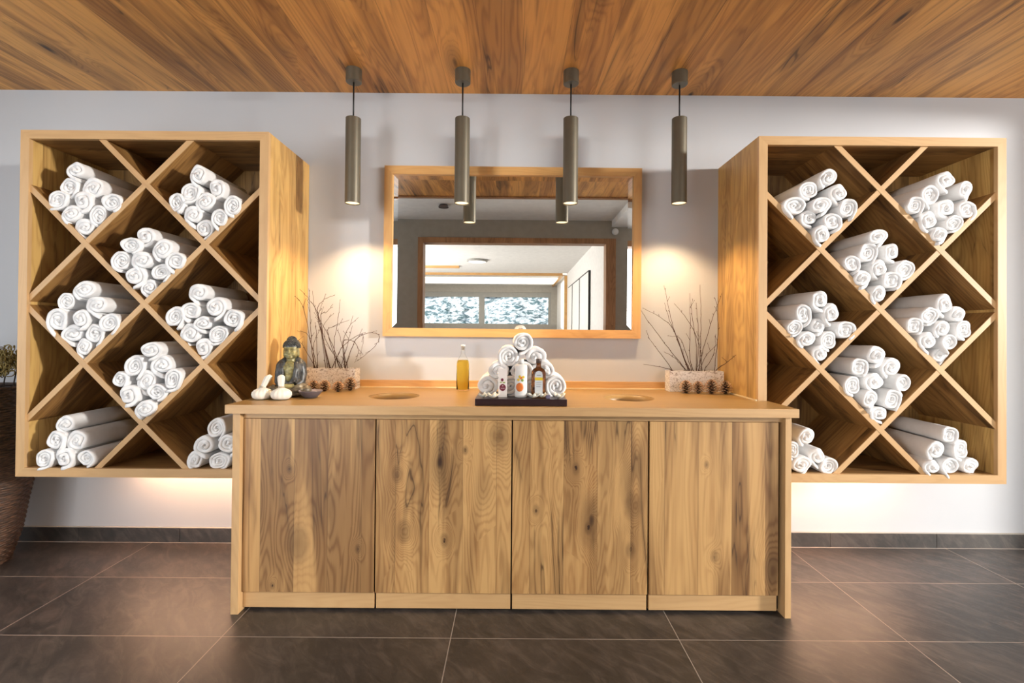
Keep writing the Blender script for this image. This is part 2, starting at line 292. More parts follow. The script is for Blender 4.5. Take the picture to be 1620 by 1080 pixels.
# ------------------------------------------------------------------ mesh helpers
class MB:
    def __init__(s): s.bm = bmesh.new(); s.mats = []
    def mi(s, m):
        if m is None: return 0
        if m not in s.mats: s.mats.append(m)
        return s.mats.index(m)
    def box(s, a, b, m=None, bev=0.0):
        x0, x1 = sorted((a[0], b[0])); y0, y1 = sorted((a[1], b[1])); z0, z1 = sorted((a[2], b[2]))
        v = [s.bm.verts.new(p) for p in ((x0,y0,z0),(x1,y0,z0),(x1,y1,z0),(x0,y1,z0),(x0,y0,z1),(x1,y0,z1),(x1,y1,z1),(x0,y1,z1))]
        fs = [s.bm.faces.new([v[i] for i in q]) for q in ((3,2,1,0),(4,5,6,7),(0,1,5,4),(1,2,6,5),(2,3,7,6),(3,0,4,7))]
        k = s.mi(m)
        for f in fs: f.material_index = k
        if bev:
            es = list({e for f in fs for e in f.edges})
            r = bmesh.ops.bevel(s.bm, geom=es, offset=bev, segments=2, profile=0.6, affect='EDGES')
            for f in r['faces']: f.material_index = k
        return s
    def prism(s, pts, y0, y1, m=None):
        """polygon pts (x,z) extruded along y"""
        k = s.mi(m); A = [s.bm.verts.new((p[0], y0, p[1])) for p in pts]; B = [s.bm.verts.new((p[0], y1, p[1])) for p in pts]
        fs = [s.bm.faces.new(A), s.bm.faces.new(B[::-1])]
        for i in range(len(pts)): fs.append(s.bm.faces.new((A[i-1], B[i-1], B[i], A[i])))
        for f in fs: f.material_index = k
        return s
    def grid(s, P, closed_u=False, closed_v=False, m=None, smooth=True):
        k = s.mi(m); V = [[s.bm.verts.new(p) for p in row] for row in P]; nu, nv = len(V), len(V[0])
        for i in range(nu if closed_u else nu-1):
            for j in range(nv if closed_v else nv-1):
                f = s.bm.faces.new((V[i][j], V[(i+1)%nu][j], V[(i+1)%nu][(j+1)%nv], V[i][(j+1)%nv])); f.material_index = k; f.smooth = smooth
        return V
    def lathe(s, prof, c=(0,0,0), n=32, m=None, caps=True, fn=None, smooth=True):
        P = []
        for r, z in prof:
            row = []
            for i in range(n):
                a = 2*PI*i/n; rr = max(r, 1e-5)*(fn(a, z) if fn else 1)
                row.append((c[0]+rr*math.cos(a), c[1]+rr*math.sin(a), c[2]+z))
            P.append(row)
        V = s.grid(P, closed_v=True, m=m, smooth=smooth); k = s.mi(m)
        if caps:
            f = s.bm.faces.new(V[0][::-1]); f.material_index = k; f = s.bm.faces.new(V[-1]); f.material_index = k
        return s
    def tube(s, pts, r0, r1=None, n=6, m=None, caps=True):
        r1 = r0 if r1 is None else r1; pts = [Vector(p) for p in pts]; P = []
        t0 = (pts[1]-pts[0]).normalized(); ref = Vector((0,0,1)) if abs(t0.z) < 0.9 else Vector((1,0,0)); nrm = t0.cross(ref).normalized()
        for i, p in enumerate(pts):
            t = (pts[min(i+1, len(pts)-1)] - pts[max(i-1, 0)]).normalized()
            nrm = (nrm - t*nrm.dot(t)).normalized(); bn = t.cross(nrm); r = r0 + (r1-r0)*i/(len(pts)-1)
            P.append([p + nrm*math.cos(2*PI*j/n)*r + bn*math.sin(2*PI*j/n)*r for j in range(n)])
        V = s.grid(P, closed_v=True, m=m); k = s.mi(m)
        if caps:
            for ring in (V[0][::-1], V[-1]): f = s.bm.faces.new(ring); f.material_index = k
        return s
    def ball(s, c, r, m=None, sub=2, rot=None):
        r = (r, r, r) if isinstance(r, (int, float)) else r
        g = bmesh.ops.create_icosphere(s.bm, subdivisions=sub, radius=1, matrix=Matrix.Translation(c) @ (rot.to_4x4() if rot else Matrix()) @ Matrix.Diagonal((*r, 1)))
        k = s.mi(m)
        for v in g['verts']:
            for f in v.link_faces: f.material_index = k; f.smooth = True
        return s
    def build(s, name, mat=None, parent=None, loc=None, rot=None):
        me = bpy.data.meshes.new(name); bmesh.ops.recalc_face_normals(s.bm, faces=s.bm.faces[:]); s.bm.to_mesh(me); s.bm.free()
        mats = s.mats if s.mats else [mat]
        for mm in mats: me.materials.append(mm if not isinstance(mm, str) else M[mm])
        o = bpy.data.objects.new(name, me); C.objects.link(o)
        if parent: o.parent = parent
        if loc: o.location = loc
        if rot: o.rotation_euler = rot
        return o
def tag(o, label=None, cat=None, group=None, kind=None):
    if label: o['label'] = label
    if cat: o['category'] = cat
    if group: o['group'] = group
    if kind: o['kind'] = kind
    return o
def empty(name, loc=(0,0,0), rz=0):
    o = bpy.data.objects.new(name, None); C.objects.link(o); o.location = loc; o.rotation_euler = (0, 0, rz); o.empty_display_size = 0.05; return o
def smooth_curve(pts, k=4):
    pts = [Vector(p) for p in pts]; out = []
    P = [pts[0]*2-pts[1]] + pts + [pts[-1]*2-pts[-2]]
    for i in range(1, len(P)-2):
        for j in range(k):
            t = j/k; a, b, c, d = P[i-1:i+3]
            out.append(0.5*((2*b)+(c-a)*t+(2*a-5*b+4*c-d)*t*t+(3*b-a-3*c+d)*t**3))
    out.append(pts[-1]); return out

# ------------------------------------------------------------------ setting
HC = 1.22 + 1.3922      # ceiling height
XW = 3.9
def struct(o, label=None): o['kind'] = 'structure'; return o
struct(MB().box((-XW-.1, 0.12, -0.1), (XW+.1, -12.5, 0)).build('floor', M['floor']))
struct(MB().box((-XW-.1, 0, 0), (XW+.1, 0.12, HC+.3)).build('wall_back', M['wall']))
struct(MB().box((-XW, 0, HC), (XW, -2.14, HC+.04)).build('ceiling', M['ceiling']))
struct(MB().box((-XW, -2.14, HC-.012), (XW, -2.20, HC+.05)).build('trim_1', M['darkwood']))
struct(MB().box((-XW, -2.20, HC), (XW, -3.28, HC+.06)).build('ceiling_plaster', M['whitepaint']))
def wall_holes(name, u0, u1, z1, holes, mk, mat):
    """boxes around openings; mk(ua,ub,za,zb)->corner pair"""
    b = MB(); u = u0
    for (a, c, za, zb) in sorted(holes):
        b.box(*mk(u, a, 0, z1)); 
        if za > 0: b.box(*mk(a, c, 0, za))
        b.box(*mk(a, c, zb, z1)); u = c
    b.box(*mk(u, u1, 0, z1)); return struct(b.build(name, mat))
wall_holes('wall_left', 0.0, 3.28, HC+.1, [(0.95, 2.85, 0.7, 2.4)], lambda a, b, za, zb: ((-XW-.1, -a, za), (-XW, -b, zb)), M['wall'])
wall_holes('wall_right', 0.0, 3.28, HC+.1, [(0.62, 3.05, 0.25, 2.5)], lambda a, b, za, zb: ((XW, -a, za), (XW+.1, -b, zb)), M['wall'])
wall_holes('wall_front', -XW, XW, HC+.1, [(-3.3, -1.62, 0, 2.38), (-1.18, 1.25, 0, 2.39), (1.62, 3.3, 0, 2.38)], lambda a, b, za, zb: ((a, -3.16, za), (b, -3.28, zb)), M['taupe'])
def winframe(name, corners, mat, bar=None):
    return None
def frame_rect(b, x0, x1, y0, y1, z0, z1, w_, floor=False):
    b.box((x0, y0, z0), (x0+w_, y1, z1)); b.box((x1-w_, y0, z0), (x1, y1, z1)); b.box((x0+w_, y0, z1-w_), (x1-w_, y1, z1))
    if not floor: b.box((x0+w_, y0, z0), (x1-w_, y1, z0+w_))
    return b
b = MB().box((-1.18, -3.145, 0), (-1.115, -3.30, 2.39)).box((1.13, -3.145, 0), (1.25, -3.30, 2.39)).box((-1.115, -3.145, 2.325), (1.13, -3.30, 2.39)); struct(b.build('door_1', M['darkwood']))
for k, (a, c) in enumerate(((-3.3, -1.62), (1.62, 3.3))):
    struct(frame_rect(MB(), a, c, -3.13, -3.30, 0, 2.38, 0.07, True).build('door_%d' % (k+2), M['darkwood']))
struct(frame_rect(MB(), -XW-.09, -XW-.02, -0.95, -2.85, 0.7, 2.4, 0).build('window_4', M['greyframe']) if False else MB().box((-XW-.08, -0.95, 0.7), (-XW-.03, -1.0, 2.4)).box((-XW-.08, -2.8, 0.7), (-XW-.03, -2.85, 2.4)).box((-XW-.08, -1.0, 0.7), (-XW-.03, -2.8, 0.75)).box((-XW-.08, -1.0, 2.35), (-XW-.03, -2.8, 2.4)).build('window_1', M['greyframe']))
struct(MB().box((XW+.03, -.62, .25), (XW+.08, -.66, 2.5)).box((XW+.03, -3.01, .25), (XW+.08, -3.05, 2.5)).box((XW+.03, -.66, .25), (XW+.08, -3.01, .29)).box((XW+.03, -.66, 2.46), (XW+.08, -3.01, 2.5)).build('window_2', M['greyframe']))
# room beyond the door opening (seen in the mirror)
H2 = 1.22 + 1.53; XR = 1.36; YF = 12.3
struct(MB().box((XR, -3.28, 0), (XR+.1, -YF, H2+.1)).build('wall_room_right', M['whitepaint']))
struct(MB().box((-XW-.1, -3.28, 0), (-XW, -YF, H2+.1)).build('wall_room_left', M['whitepaint']))
struct(MB().box((-XW, -3.28, H2), (XR, -9.45, H2+.05)).box((-XW, -9.55, H2-.03), (XR, -YF, H2+.05)).build('ceiling_room', M['whitepaint']))
struct(MB().box((-2.3, -9.45, H2-.06), (XR-.12, -9.55, H2+.03)).box((XR-.17, -9.55, H2-.06), (XR-.10, -YF, H2-.03)).box((-XW, -8.2, H2-.05), (-1.25, -8.3, H2)).box((XR-.07, -9.45, 0), (XR, -9.55, H2-.06)).build('trim_2', M['mframe']))
struct(MB().box((-XW, -10.2, H2-.05), (XR-.17, -YF+.6, H2-.031)).box((XR-.006, -9.7, .3), (XR-.001, -11.0, H2-.1)).build('trim_3', M['roomglow']))
wall_holes('wall_room_end', -XW, XR, H2-.03, [(-2.95, 1.17, 1.37, 2.50)], lambda a, b, za, zb: ((a, -YF, za), (b, -YF-.15, zb)), simple('warm grey paint', (0.42, 0.39, 0.34), 0.8))
wf = MB().box((-2.95, -YF-.02, 1.37), (-2.85, -YF-.09, 2.50)).box((1.09, -YF-.02, 1.37), (1.17, -YF-.09, 2.50)).box((-2.85, -YF-.02, 1.37), (1.09, -YF-.09, 1.47)).box((-2.85, -YF-.02, 2.35), (1.09, -YF-.09, 2.50))
wf.box((-1.09, -YF-.02, 1.47), (-.91, -YF-.09, 2.35)); struct(wf.build('window_3', M['greyframe']))
pane = struct(MB().box((-2.85, -YF-.05, 1.47), (-1.09, -YF-.056, 2.35)).box((-.91, -YF-.05, 1.47), (1.09, -YF-.056, 2.35)).build('window_pane', M['glass']))
for q in range(3):
    Z0 = (8.55, 9.75, 10.95)[q]-ZW; Z1 = (9.72, 10.92, 11.7)[q]-ZW
    t = empty('wardrobe_panel', (XR, -Z0, 0)); tag(t, ('nearest', 'middle', 'farthest')[q] + ' tall white panel on the side wall seen in the mirror', 'panel', 'tall wall panels reflected in the mirror')
    MB().box((-.03, 0, .02), (-0.002, -(Z1-Z0), 2.33)).build('panel', M['whitepaint'], t)
    MB().box((-.04, 0.02, .02), (-0.002, .0, 2.34)).box((-.04, .02, 2.331), (-.002, -(Z1-Z0), 2.345)).build('edge_strip', M['cord'], t)
# hillside and trees outside the far window
P = []
for i in range(24):
    P.append([(-14 + 26*j/24, -(14+i*1.3), -1.2 + i*0.62 + 0.5*noise.noise(Vector((j*.5, i*.5, 0)))) for j in range(25)])
mb = MB(); mb.grid(P); struct(mb.build('ground_hillside', M['snowtree']))
def spruce(x, Y, z, h, s):
    rr = random.Random(s); b = MB(); prof = []
    for k in range(9):
        zz = h*(0.08+0.9*k/9); r = h*0.26*(1-k/9.3); prof += [(r, zz), (r*0.45, zz+h*0.05)]
    prof.append((0.01, h))
    b.lathe(prof, n=14, fn=lambda a, q: 1+0.25*noise.noise(Vector((math.cos(a)*3, math.sin(a)*3, q*3+s))))
    t = empty('spruce_tree', (x, -Y, z)); b.build('foliage', M['snowtree'], t); MB().lathe([(h*.03, 0), (h*.02, h*.15)], n=8).build('trunk', M['driedstem'], t)
    tag(t, 'snow-laden conifer on the hillside outside the reflected far window', 'tree', 'snowy trees beyond the reflected window'); return t
rr = random.Random(3)
k = 0
for i in range(1, 14, 3):
    for j in range(5):
        spruce(-9.5 + 3.4*j + (1.6 if i % 2 else 0) + rr.uniform(-.3, .3), 14+i*1.35, -1.4+i*0.62, 3.0+1.1*rr.random(), k); k += 1
# ceiling furniture behind the camera
b = MB().lathe([(0.055, 0), (0.055, 0.012), (0.04, 0.03), (0.0, 0.032)], n=24); o = b.build('smoke_detector', M['cap'], loc=(-.77, -2.47, HC-.033)); tag(o, 'dark round detector on the white ceiling, seen in the mirror', 'smoke detector')
o = MB().ball((0, 0, 0), (.040, .045, .040), sub=3).build('wall_sensor', M['whiteplastic'], loc=(1.235, -3.12, 2.47)); tag(o, 'small white round fixture high on the taupe wall reflected in the mirror', 'sensor')
struct(MB().box((1.20, -2.20, HC-.075), (XW, -3.16, HC)).build('trim_4', M['whitepaint']))
t = empty('ceiling_lamp', (-.77, -(10.1-ZW), H2-.03)); MB().lathe([(0.22, 0.03), (0.22, 0.0), (0.19, -0.01)], n=32).build('ring', M['greyframe'], t); MB().lathe([(0.18, -0.012), (0.18, -0.016)], n=32).build('diffuser', M['roomglow'], t)
tag(t, 'round ceiling lamp of the far room, reflected in the mirror', 'ceiling lamp')
# slate skirting along the back wall
b = MB(); js = [-XW, -3.10, -2.497, -1.912, -1.22]
for a, c in zip(js, js[1:]): b.box((a+.0012, 0, 0), (c-.0012, -.010, .083), bev=.0015)
js = [1.22, 1.835, 2.45, 3.06, XW]
for a, c in zip(js, js[1:]): b.box((a+.0012, 0, 0), (c-.0012, -.010, .083), bev=.0015)
struct(b.build('baseboard_back', M['slate']))
struct(MB().box((-XW, -.010, 0), (-1.22, -.0135, .0015)).box((1.22, -.010, 0), (XW, -.0135, .0015)).build('trim_6', simple('floor edge grout', (0.45, 0.40, 0.35), 0.7)))
struct(MB().box((-XW, 0, .083), (-1.22, -.010, .0865)).box((1.22, 0, .083), (XW, -.010, .0865)).build('trim_5', simple('skirting grout', (0.45, 0.40, 0.35), 0.7)))

# ------------------------------------------------------------------ towel shelves
ZT, ZB, DC, TH = 1.22+0.9657, 1.22-0.7089, 0.466, 0.042
A_ = 0.2915
def clip(poly, nx, nz, d):
    out = []
    for i in range(len(poly)):
        p, q = poly[i-1], poly[i]; a = p[0]*nx+p[1]*nz-d; c = q[0]*nx+q[1]*nz-d
        if (a < 0) != (c < 0): t_ = a/(a-c); out.append((p[0]+(q[0]-p[0])*t_, p[1]+(q[1]-p[1])*t_))
        if c <= 0: out.append(q)
    return out
def shelf_unit(xo, xi, label):
    x0, x1 = min(xo, xi), max(xo, xi); xc, zc = (x0+x1)/2, (ZT+ZB)/2; W, H = (x1-x0)/2, (ZT-ZB)/2
    t = empty('towel_shelf', (xc, 0, ZB)); tag(t, label, 'shelf unit', 'diamond lattice towel shelves on the wall')
    E = 0.004
    # boards behind the front edging
    def panel(name, a, b_, m): return MB().box(a, b_, bev=.0006).build(name, M[m], t)
    y1 = -(DC-.02)
    panel('side_panel', (-W, -.002, 0), (-W+TH, y1, 2*H), 'side'); panel('side_panel', (W-TH, -.002, 0), (W, y1, 2*H), 'side')
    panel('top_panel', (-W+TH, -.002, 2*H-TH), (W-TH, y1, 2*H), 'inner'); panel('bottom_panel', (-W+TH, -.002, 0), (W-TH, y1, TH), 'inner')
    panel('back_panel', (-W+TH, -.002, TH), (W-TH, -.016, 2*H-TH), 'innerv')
    # mitred edging
    e = [(-W, 0), (W, 0), (W, 2*H), (-W, 2*H)]; i_ = [(-W+TH, TH), (W-TH, TH), (W-TH, 2*H-TH), (-W+TH, 2*H-TH)]
    for k, m in enumerate(('edge_x', 'edge_z', 'edge_x', 'edge_z')):
        b = MB().prism([e[k], e[(k+1)%4], i_[(k+1)%4], i_[k]], y1, -DC); b.build('front_edging', M[m], t)
    w_, h_ = W-TH, H-TH; s2 = math.sqrt(2)
    for sgn in (1, -1):
        for c in (-2*A_, 0, 2*A_):
            # strip line: z' = sgn*x' + c
            rect = [(-w_, -h_), (w_, -h_), (w_, h_), (-w_, h_)]; hb = 0.0125*s2
            pl = clip(rect, -sgn, 1, c+hb); pl = clip(pl, sgn, -1, -c+hb)
            ang = math.radians(45)*sgn; ca, sa = math.cos(ang), math.sin(ang)
            loc = [(p[0]*ca+p[1]*sa, -p[0]*sa+p[1]*ca) for p in pl]
            rec = 0.010 if sgn < 0 else 0.0115
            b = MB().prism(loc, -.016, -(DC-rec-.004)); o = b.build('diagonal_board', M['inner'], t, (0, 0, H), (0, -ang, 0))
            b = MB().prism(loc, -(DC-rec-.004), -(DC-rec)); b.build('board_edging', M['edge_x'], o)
    return t
XL0, XL1, XR1, XR0 = -2.393, -1.1924, 1.1839, 2.3849
SHL = shelf_unit(XL0, XL1, 'left wall-hung oak shelf with diagonal lattice and rolled white towels')
SHR = shelf_unit(XR0, XR1, 'right wall-hung oak shelf with diagonal lattice and rolled white towels')
# led tape under the shelves, near the wall
for sh, s_ in ((SHL, 1), (SHR, -1)):
    x0 = -0.35 if s_ > 0 else -0.58; MB().box((x0, -.094, -.006), (x0+.93, -.106, 0)).build('led_tape', M['led'], sh)
    area('shelf_led', (sh.location.x + x0+.465, -.10, ZB-.012), (0, .0, -1), .93, .012, 6.5, (1.0, 0.56, 0.32))

# ------------------------------------------------------------------ rolled towels
def roll_mesh(seed, L, turns, tail, lob):
    rr = random.Random(seed); b = MB(); R0 = 0.05; r_in = 0.006; n = int(26*turns); p = (R0-r_in)/turns; t = p*1.0
    so = seed*13.7; phi = rr.uniform(0, PI); end = -PI/2 + rr.uniform(-.5, .3); dirn = -1 if rr.random() < .5 else 1
    P = []
    for i in range(n+1):
        f = i/n; th = end - dirn*(turns*(1-f))*2*PI; r = r_in + (R0-r_in)*f - t/2
        ex = 0
        if f > 1-0.16/turns: ex = tail*((f-(1-0.16/turns))/(0.16/turns))**2
        row = []
        prof = [(L, -.5), (.06, -.5), (.012, -.5), (.0045, -.46), (.0012, -.28), (0, 0), (.0012, .28), (.0045, .46), (.012, .5), (.035, .5), (.08, .5), (.16, .5), (.26, .5), (L, .5)]
        yo = .0055*noise.noise(Vector((th*.7, so, f*3)))*1.6 + .010*(f-.75)*(1 if seed % 2 else -1.0) + .003*math.sin(th*3+so)
        for y, o_ in prof:
            rad = r + o_*t*(1.0+.25*noise.noise(Vector((th*1.3, y*20, so+f)))) + ex
            k = 1 + lob*math.cos(2*(th-phi)) + .085*noise.noise(Vector((math.cos(th)*1.2, math.sin(th)*1.2, so+y*4))) + .03*noise.noise(Vector((math.cos(th)*4, math.sin(th)*4, so+y*16)))
            yy = y + (yo if y < .05 else 0)
            row.append((rad*k*math.cos(th), yy, rad*k*math.sin(th)))
        P.append(row)
    V = b.grid(P, closed_v=True)
    for ring in (V[0][::-1], V[-1]): b.bm.faces.new(ring).smooth = True
    # soft core so the centre of the roll is filled
    return b
VAR = []
for k in range(12):
    o = roll_mesh(k+1, 0.40, (2.6, 3.2, 2.9, 3.6)[k % 4], (0.008, 0.001, 0.011, 0.004, 0.013)[k % 5], (.04, .08, .02, .10)[(k//2) % 4]).build('rolled_towel', M['towel']); VAR.append(o.data); bpy.data.objects.remove(o)
SHORT = []
for k in range(4):
    o = roll_mesh(k+31, 0.20, (2.4, 3.1, 2.7, 3.3)[k], (0.004, 0.01, 0.002, 0.008)[k], (.03, .07, .02, .06)[k]).build('rolled_towel', M['towel']); SHORT.append(o.data); bpy.data.objects.remove(o)
K = 6.75
STK = {
 'L': [((40,230), [(535,260,97,100),(460,440,105,100),(720,455,128,115),(335,575,118,102),(605,590,112,112),(920,610,115,108),(490,730,108,98),(780,745,98,106),(635,875,118,104)]),
       ((230,230), [(560,310,96,106),(470,500,115,106),(755,455,96,106),(330,610,84,116),(640,600,108,105),(930,640,96,106),(510,740,102,106),(790,770,92,98),(625,885,98,104)]),
       ((140,340), [(600,225,115,100),(445,325,115,95),(790,365,110,116),(345,490,112,102),(570,485,122,106),(930,490,116,98),(490,650,116,105),(770,610,112,92),(650,775,95,104)]),
       ((40,425), [(630,225,126,100),(435,350,92,92),(765,390,126,103),(340,545,124,128),(580,530,92,104),(890,580,117,106),(500,695,124,115),(735,695,106,112),(622,840,90,96)]),
       ((230,430), [(570,225,112,106),(480,415,112,92),(745,375,112,117),(310,480,108,114),(610,550,102,90),(930,500,112,108),(475,660,120,110),(770,670,116,102),(612,810,102,108)]),
       ((140,520), [(655,225,122,92),(485,400,120,122),(780,385,120,122),(330,545,88,92),(620,560,116,116),(890,540,102,122),(415,710,114,110),(720,680,106,98),(605,860,116,98)]),
       ((40,620), [(425,345,102,108),(315,520,102,108),(545,525,116,112),(190,715,102,104),(405,708,112,106),(645,712,96,96)]),
       ((230,630), [(755,320,106,112),(625,505,112,120),(880,492,116,110),(525,665,96,98),(780,672,124,96),(1010,668,104,100)])],
 'R': [((1200,240), [(755,275,105,100),(540,410,122,88),(865,440,102,106),(395,575,134,100),(665,570,116,98),(950,605,102,110),(545,705,104,95),(790,745,110,95),(685,880,102,96)]),
       ((1390,240), [(735,300,108,100),(560,460,104,112),(925,410,80,112),(390,575,98,104),(730,600,116,106),(945,620,106,102),(545,730,104,98),(810,760,94,92),(650,885,92,92)]),
       ((1290,340), [(665,235,112,92),(560,405,106,112),(825,395,92,104),(390,520,96,94),(690,570,98,94),(955,580,106,106),(500,680,98,98),(820,700,106,104),(685,845,86,98)]),
       ((1200,430), [(665,300,102,112),(480,450,90,112),(785,440,98,104),(385,595,86,90),(635,580,82,90),(935,625,106,106),(525,720,106,86),(750,735,104,98),(665,875,88,102)]),
       ((1390,440), [(715,275,98,108),(545,400,98,98),(840,390,92,98),(385,510,92,98),(690,540,94,90),(915,550,102,96),(535,670,98,106),(765,685,88,90),(655,825,92,86)]),
       ((1290,530), [(645,220,106,112),(470,345,98,104),(820,345,112,104),(400,540,100,98),(640,500,112,104),(945,515,88,100),(580,690,86,110),(820,690,98,110),(690,845,108,86)]),
       ((1190,630), [(590,410,94,94),(430,555,92,92),(705,622,88,98),(290,722,92,92),(525,712,110,98),(815,728,96,92)]),
       ((1380,630), [(830,395,90,98),(690,555,102,98),(950,550,96,102),(650,738,90,86),(840,725,98,94),(1045,728,92,94)])]}
CELL = ['top-left', 'top-right', 'upper middle', 'mid-height left', 'mid-height right', 'lower middle', 'bottom-left corner', 'bottom-right corner']
POS9 = ['topmost', 'upper left', 'upper right', 'far left', 'centre', 'far right', 'lower left', 'lower right', 'bottommost']
POS6 = ['top', 'middle row left', 'middle row right', 'bottom row left', 'bottom row middle', 'bottom row right']
ti = 0
for side in 'LR':
    for ci, ((ox, oy), lst) in enumerate(STK[side]):
        pos = POS9 if len(lst) == 9 else POS6
        for q, (cx, cz, rx, rz) in enumerate(lst):
            Yf = DC - 0.008 + R.uniform(-.010, .016)
            if side == 'R' and ci == 1 and q == 2: Yf -= 0.035
            if side == 'R' and ci == 7 and q == 5: Yf -= 0.035
            p = at(ox+cx/K, oy+cz/K, Yf); sc = (ZW-Yf)/F/K
            o = bpy.data.objects.new('rolled_towel', VAR[(ti*5+ci) % 12]); C.objects.link(o); ti += 1
            o.location = p; o.rotation_euler = (R.uniform(-.008, .008), 0, R.uniform(-.02, .02))
            o.scale = (rx*sc/.05*1.11, Yf/0.466*0.93, rz*sc/.05*1.11)
            where = {'L': 'left', 'R': 'right'}[side]
            tag(o, 'rolled white towel, %s of its stack, %s compartment of the %s shelf' % (pos[q], CELL[ci], where), 'towel', 'rolled towels in the %s lattice shelf' % where)

# ------------------------------------------------------------------ vanity
van = empty('vanity_cabinet', (0, -.45, 0)); tag(van, 'long oak cabinet with four wild-grained doors below the worktop', 'cabinet')
VL, VR, DV, ZTOP, ZBT = -1.2088, 1.2059, .708, 1.22-.3169, 1.22-.3533
VB = .470
def vb(name, a, b_, m, bev=.0008): 
    return MB().box((a[0], -a[1]+.45, a[2]), (b_[0], -b_[1]+.45, b_[2]), bev=bev).build(name, M[m] if m in M else m, van)
vb('side_panel', (VL, VB, 0), (VL+.032, DV, ZBT), 'edge_z'); vb('side_panel', (VR-.026, VB, 0), (VR, DV, ZBT), 'edge_z')
vb('top_rail', (VL+.032, .60, .8405), (VR-.026, .682, ZBT), 'edge_x')
vb('carcass', (-1.176, .012, .012), (1.178, .655, .840), 'dark')  # solid box, its dark colour painted as shade in the gaps
DX = [(-1.1755, -.6005), (-.5945, -.0045), (.0015, .592), (.600, 1.163)]
for k, (a, c) in enumerate(DX):
    zt_, zb_ = .8385, .085
    d = vb('door', (a, .664, zb_), (c, .684, zt_), 'door%d' % k)
    vb('plinth_board', (a+.002 if k else a, .655, .012), (c, .672, .0845), 'edge_x')
# worktop: back part between the shelves, front part full width, two round waste openings
wt = empty('worktop', (0, -.4, ZBT)); tag(wt, 'long oak worktop with two round openings, lying on the door cabinet', 'worktop')
def worktop():
    bm = bmesh.new(); y = lambda Y: -Y+.4
    out = [(-1.1895, .002), (-1.1895, .470), (-1.2328, .470), (-1.2328, .7226), (1.2287, .7226), (1.2287, .470), (1.181, .470), (1.181, .002)]
    def loop(pts):
        vs = [bm.verts.new((a, y(c), ZTOP-ZBT)) for a, c in pts]; return [bm.edges.new((vs[i-1], vs[i])) for i in range(len(vs))]
    es = loop(out)
    for hx in (-.590, .577): es += loop([(hx+.124*math.cos(2*PI*i/48), .392+.124*math.sin(2*PI*i/48)) for i in range(48)])
    bmesh.ops.triangle_fill(bm, edges=es, use_beauty=True)
    r = bmesh.ops.extrude_face_region(bm, geom=bm.faces[:])
    bmesh.ops.translate(bm, verts=[v for v in r['geom'] if isinstance(v, bmesh.types.BMVert)], vec=(0, 0, -(ZTOP-ZBT)))
    b = MB(); b.bm.free(); b.bm = bm; return b
worktop().build('top_board', M['top'], wt)
MB().box((-1.2334, -.3226, -.0004), (1.2293, -.3246, ZTOP-ZBT+.0004)).build('front_edging', M['edge_x'], wt)
hz = ZTOP-ZBT
MB().box((-1.189, .398, hz), (1.180, .378, hz+.042), bev=.001).build('upstand', M['mframe'], wt)
b = MB().box((-1.189, .378, hz), (1.180, .366, hz+.006)).box((-1.189, .366, hz), (-1.181, -.066, hz+.006)).box((1.172, .366, hz), (1.180, -.066, hz+.006)); b.build('edge_strip', simple('pale maple strip', (0.78, 0.62, 0.38), 0.5), wt)
for hx in (-.590, .577):
    b = MB(); P = []
    for r_, z_ in ((.1238, hz-.002), (.1238, -.020), (.1215, -.020), (.1215, hz-.002)): P.append([(hx+r_*math.cos(2*PI*i/40), .008+r_*math.sin(2*PI*i/40), z_) for i in range(40)])
    b.grid(P, closed_u=True, closed_v=True); b.build('opening_liner', M['top'], wt)
    MB().lathe([(.121, 0), (.121, .0015)], (hx, .008, -.022), 40).build('waste_flap', simple('brown flap', (0.15, 0.080, 0.033), 0.5), wt)

# ------------------------------------------------------------------ mirror
m0, m1, mz0, mz1 = -.748, .7308, 1.22-.0239, 1.22+.9553
mir = empty('wall_mirror', ((m0+m1)/2, -.002, (mz0+mz1)/2)); mir.rotation_euler = (0, .0027, 0)
tag(mir, 'wide wall mirror in an oak frame above the worktop', 'mirror')
W, H = (m1-m0)/2, (mz1-mz0)/2; fw = .047
e = [(-W, -H), (W, -H), (W, H), (-W, H)]; i_ = [(-W+fw, -H+fw), (W-fw, -H+fw), (W-fw, H-fw), (-W+fw, H-fw)]
for k in range(4): MB().prism([e[k], e[(k+1)%4], i_[(k+1)%4], i_[k]], 0, -.034).build('frame_side', M['mframe' if k % 2 == 0 else 'mframe_z'], mir)
b = MB(); g0 = [(-W+fw, -H+fw), (W-fw, -H+fw), (W-fw, H-fw), (-W+fw, H-fw)]; bw = .030
g1 = [(-W+fw+bw, -H+fw+bw), (W-fw-bw, -H+fw+bw), (W-fw-bw, H-fw-bw), (-W+fw+bw, H-fw-bw)]
vo = [b.bm.verts.new((x_, -.0200, z_)) for x_, z_ in g0]; vi = [b.bm.verts.new((x_, -.0215, z_)) for x_, z_ in g1]; vb_ = [b.bm.verts.new((x_, -.016, z_)) for x_, z_ in g0]
b.bm.faces.new(vi)
for k in range(4):
    b.bm.faces.new((vo[k], vo[(k+1)%4], vi[(k+1)%4], vi[k])); b.bm.faces.new((vb_[k], vb_[(k+1)%4], vo[(k+1)%4], vo[k]))
b.bm.faces.new(vb_[::-1]); b.build('mirror_glass', M['mirror'], mir)
for f in mir.children[-1].data.polygons: f.use_smooth = False

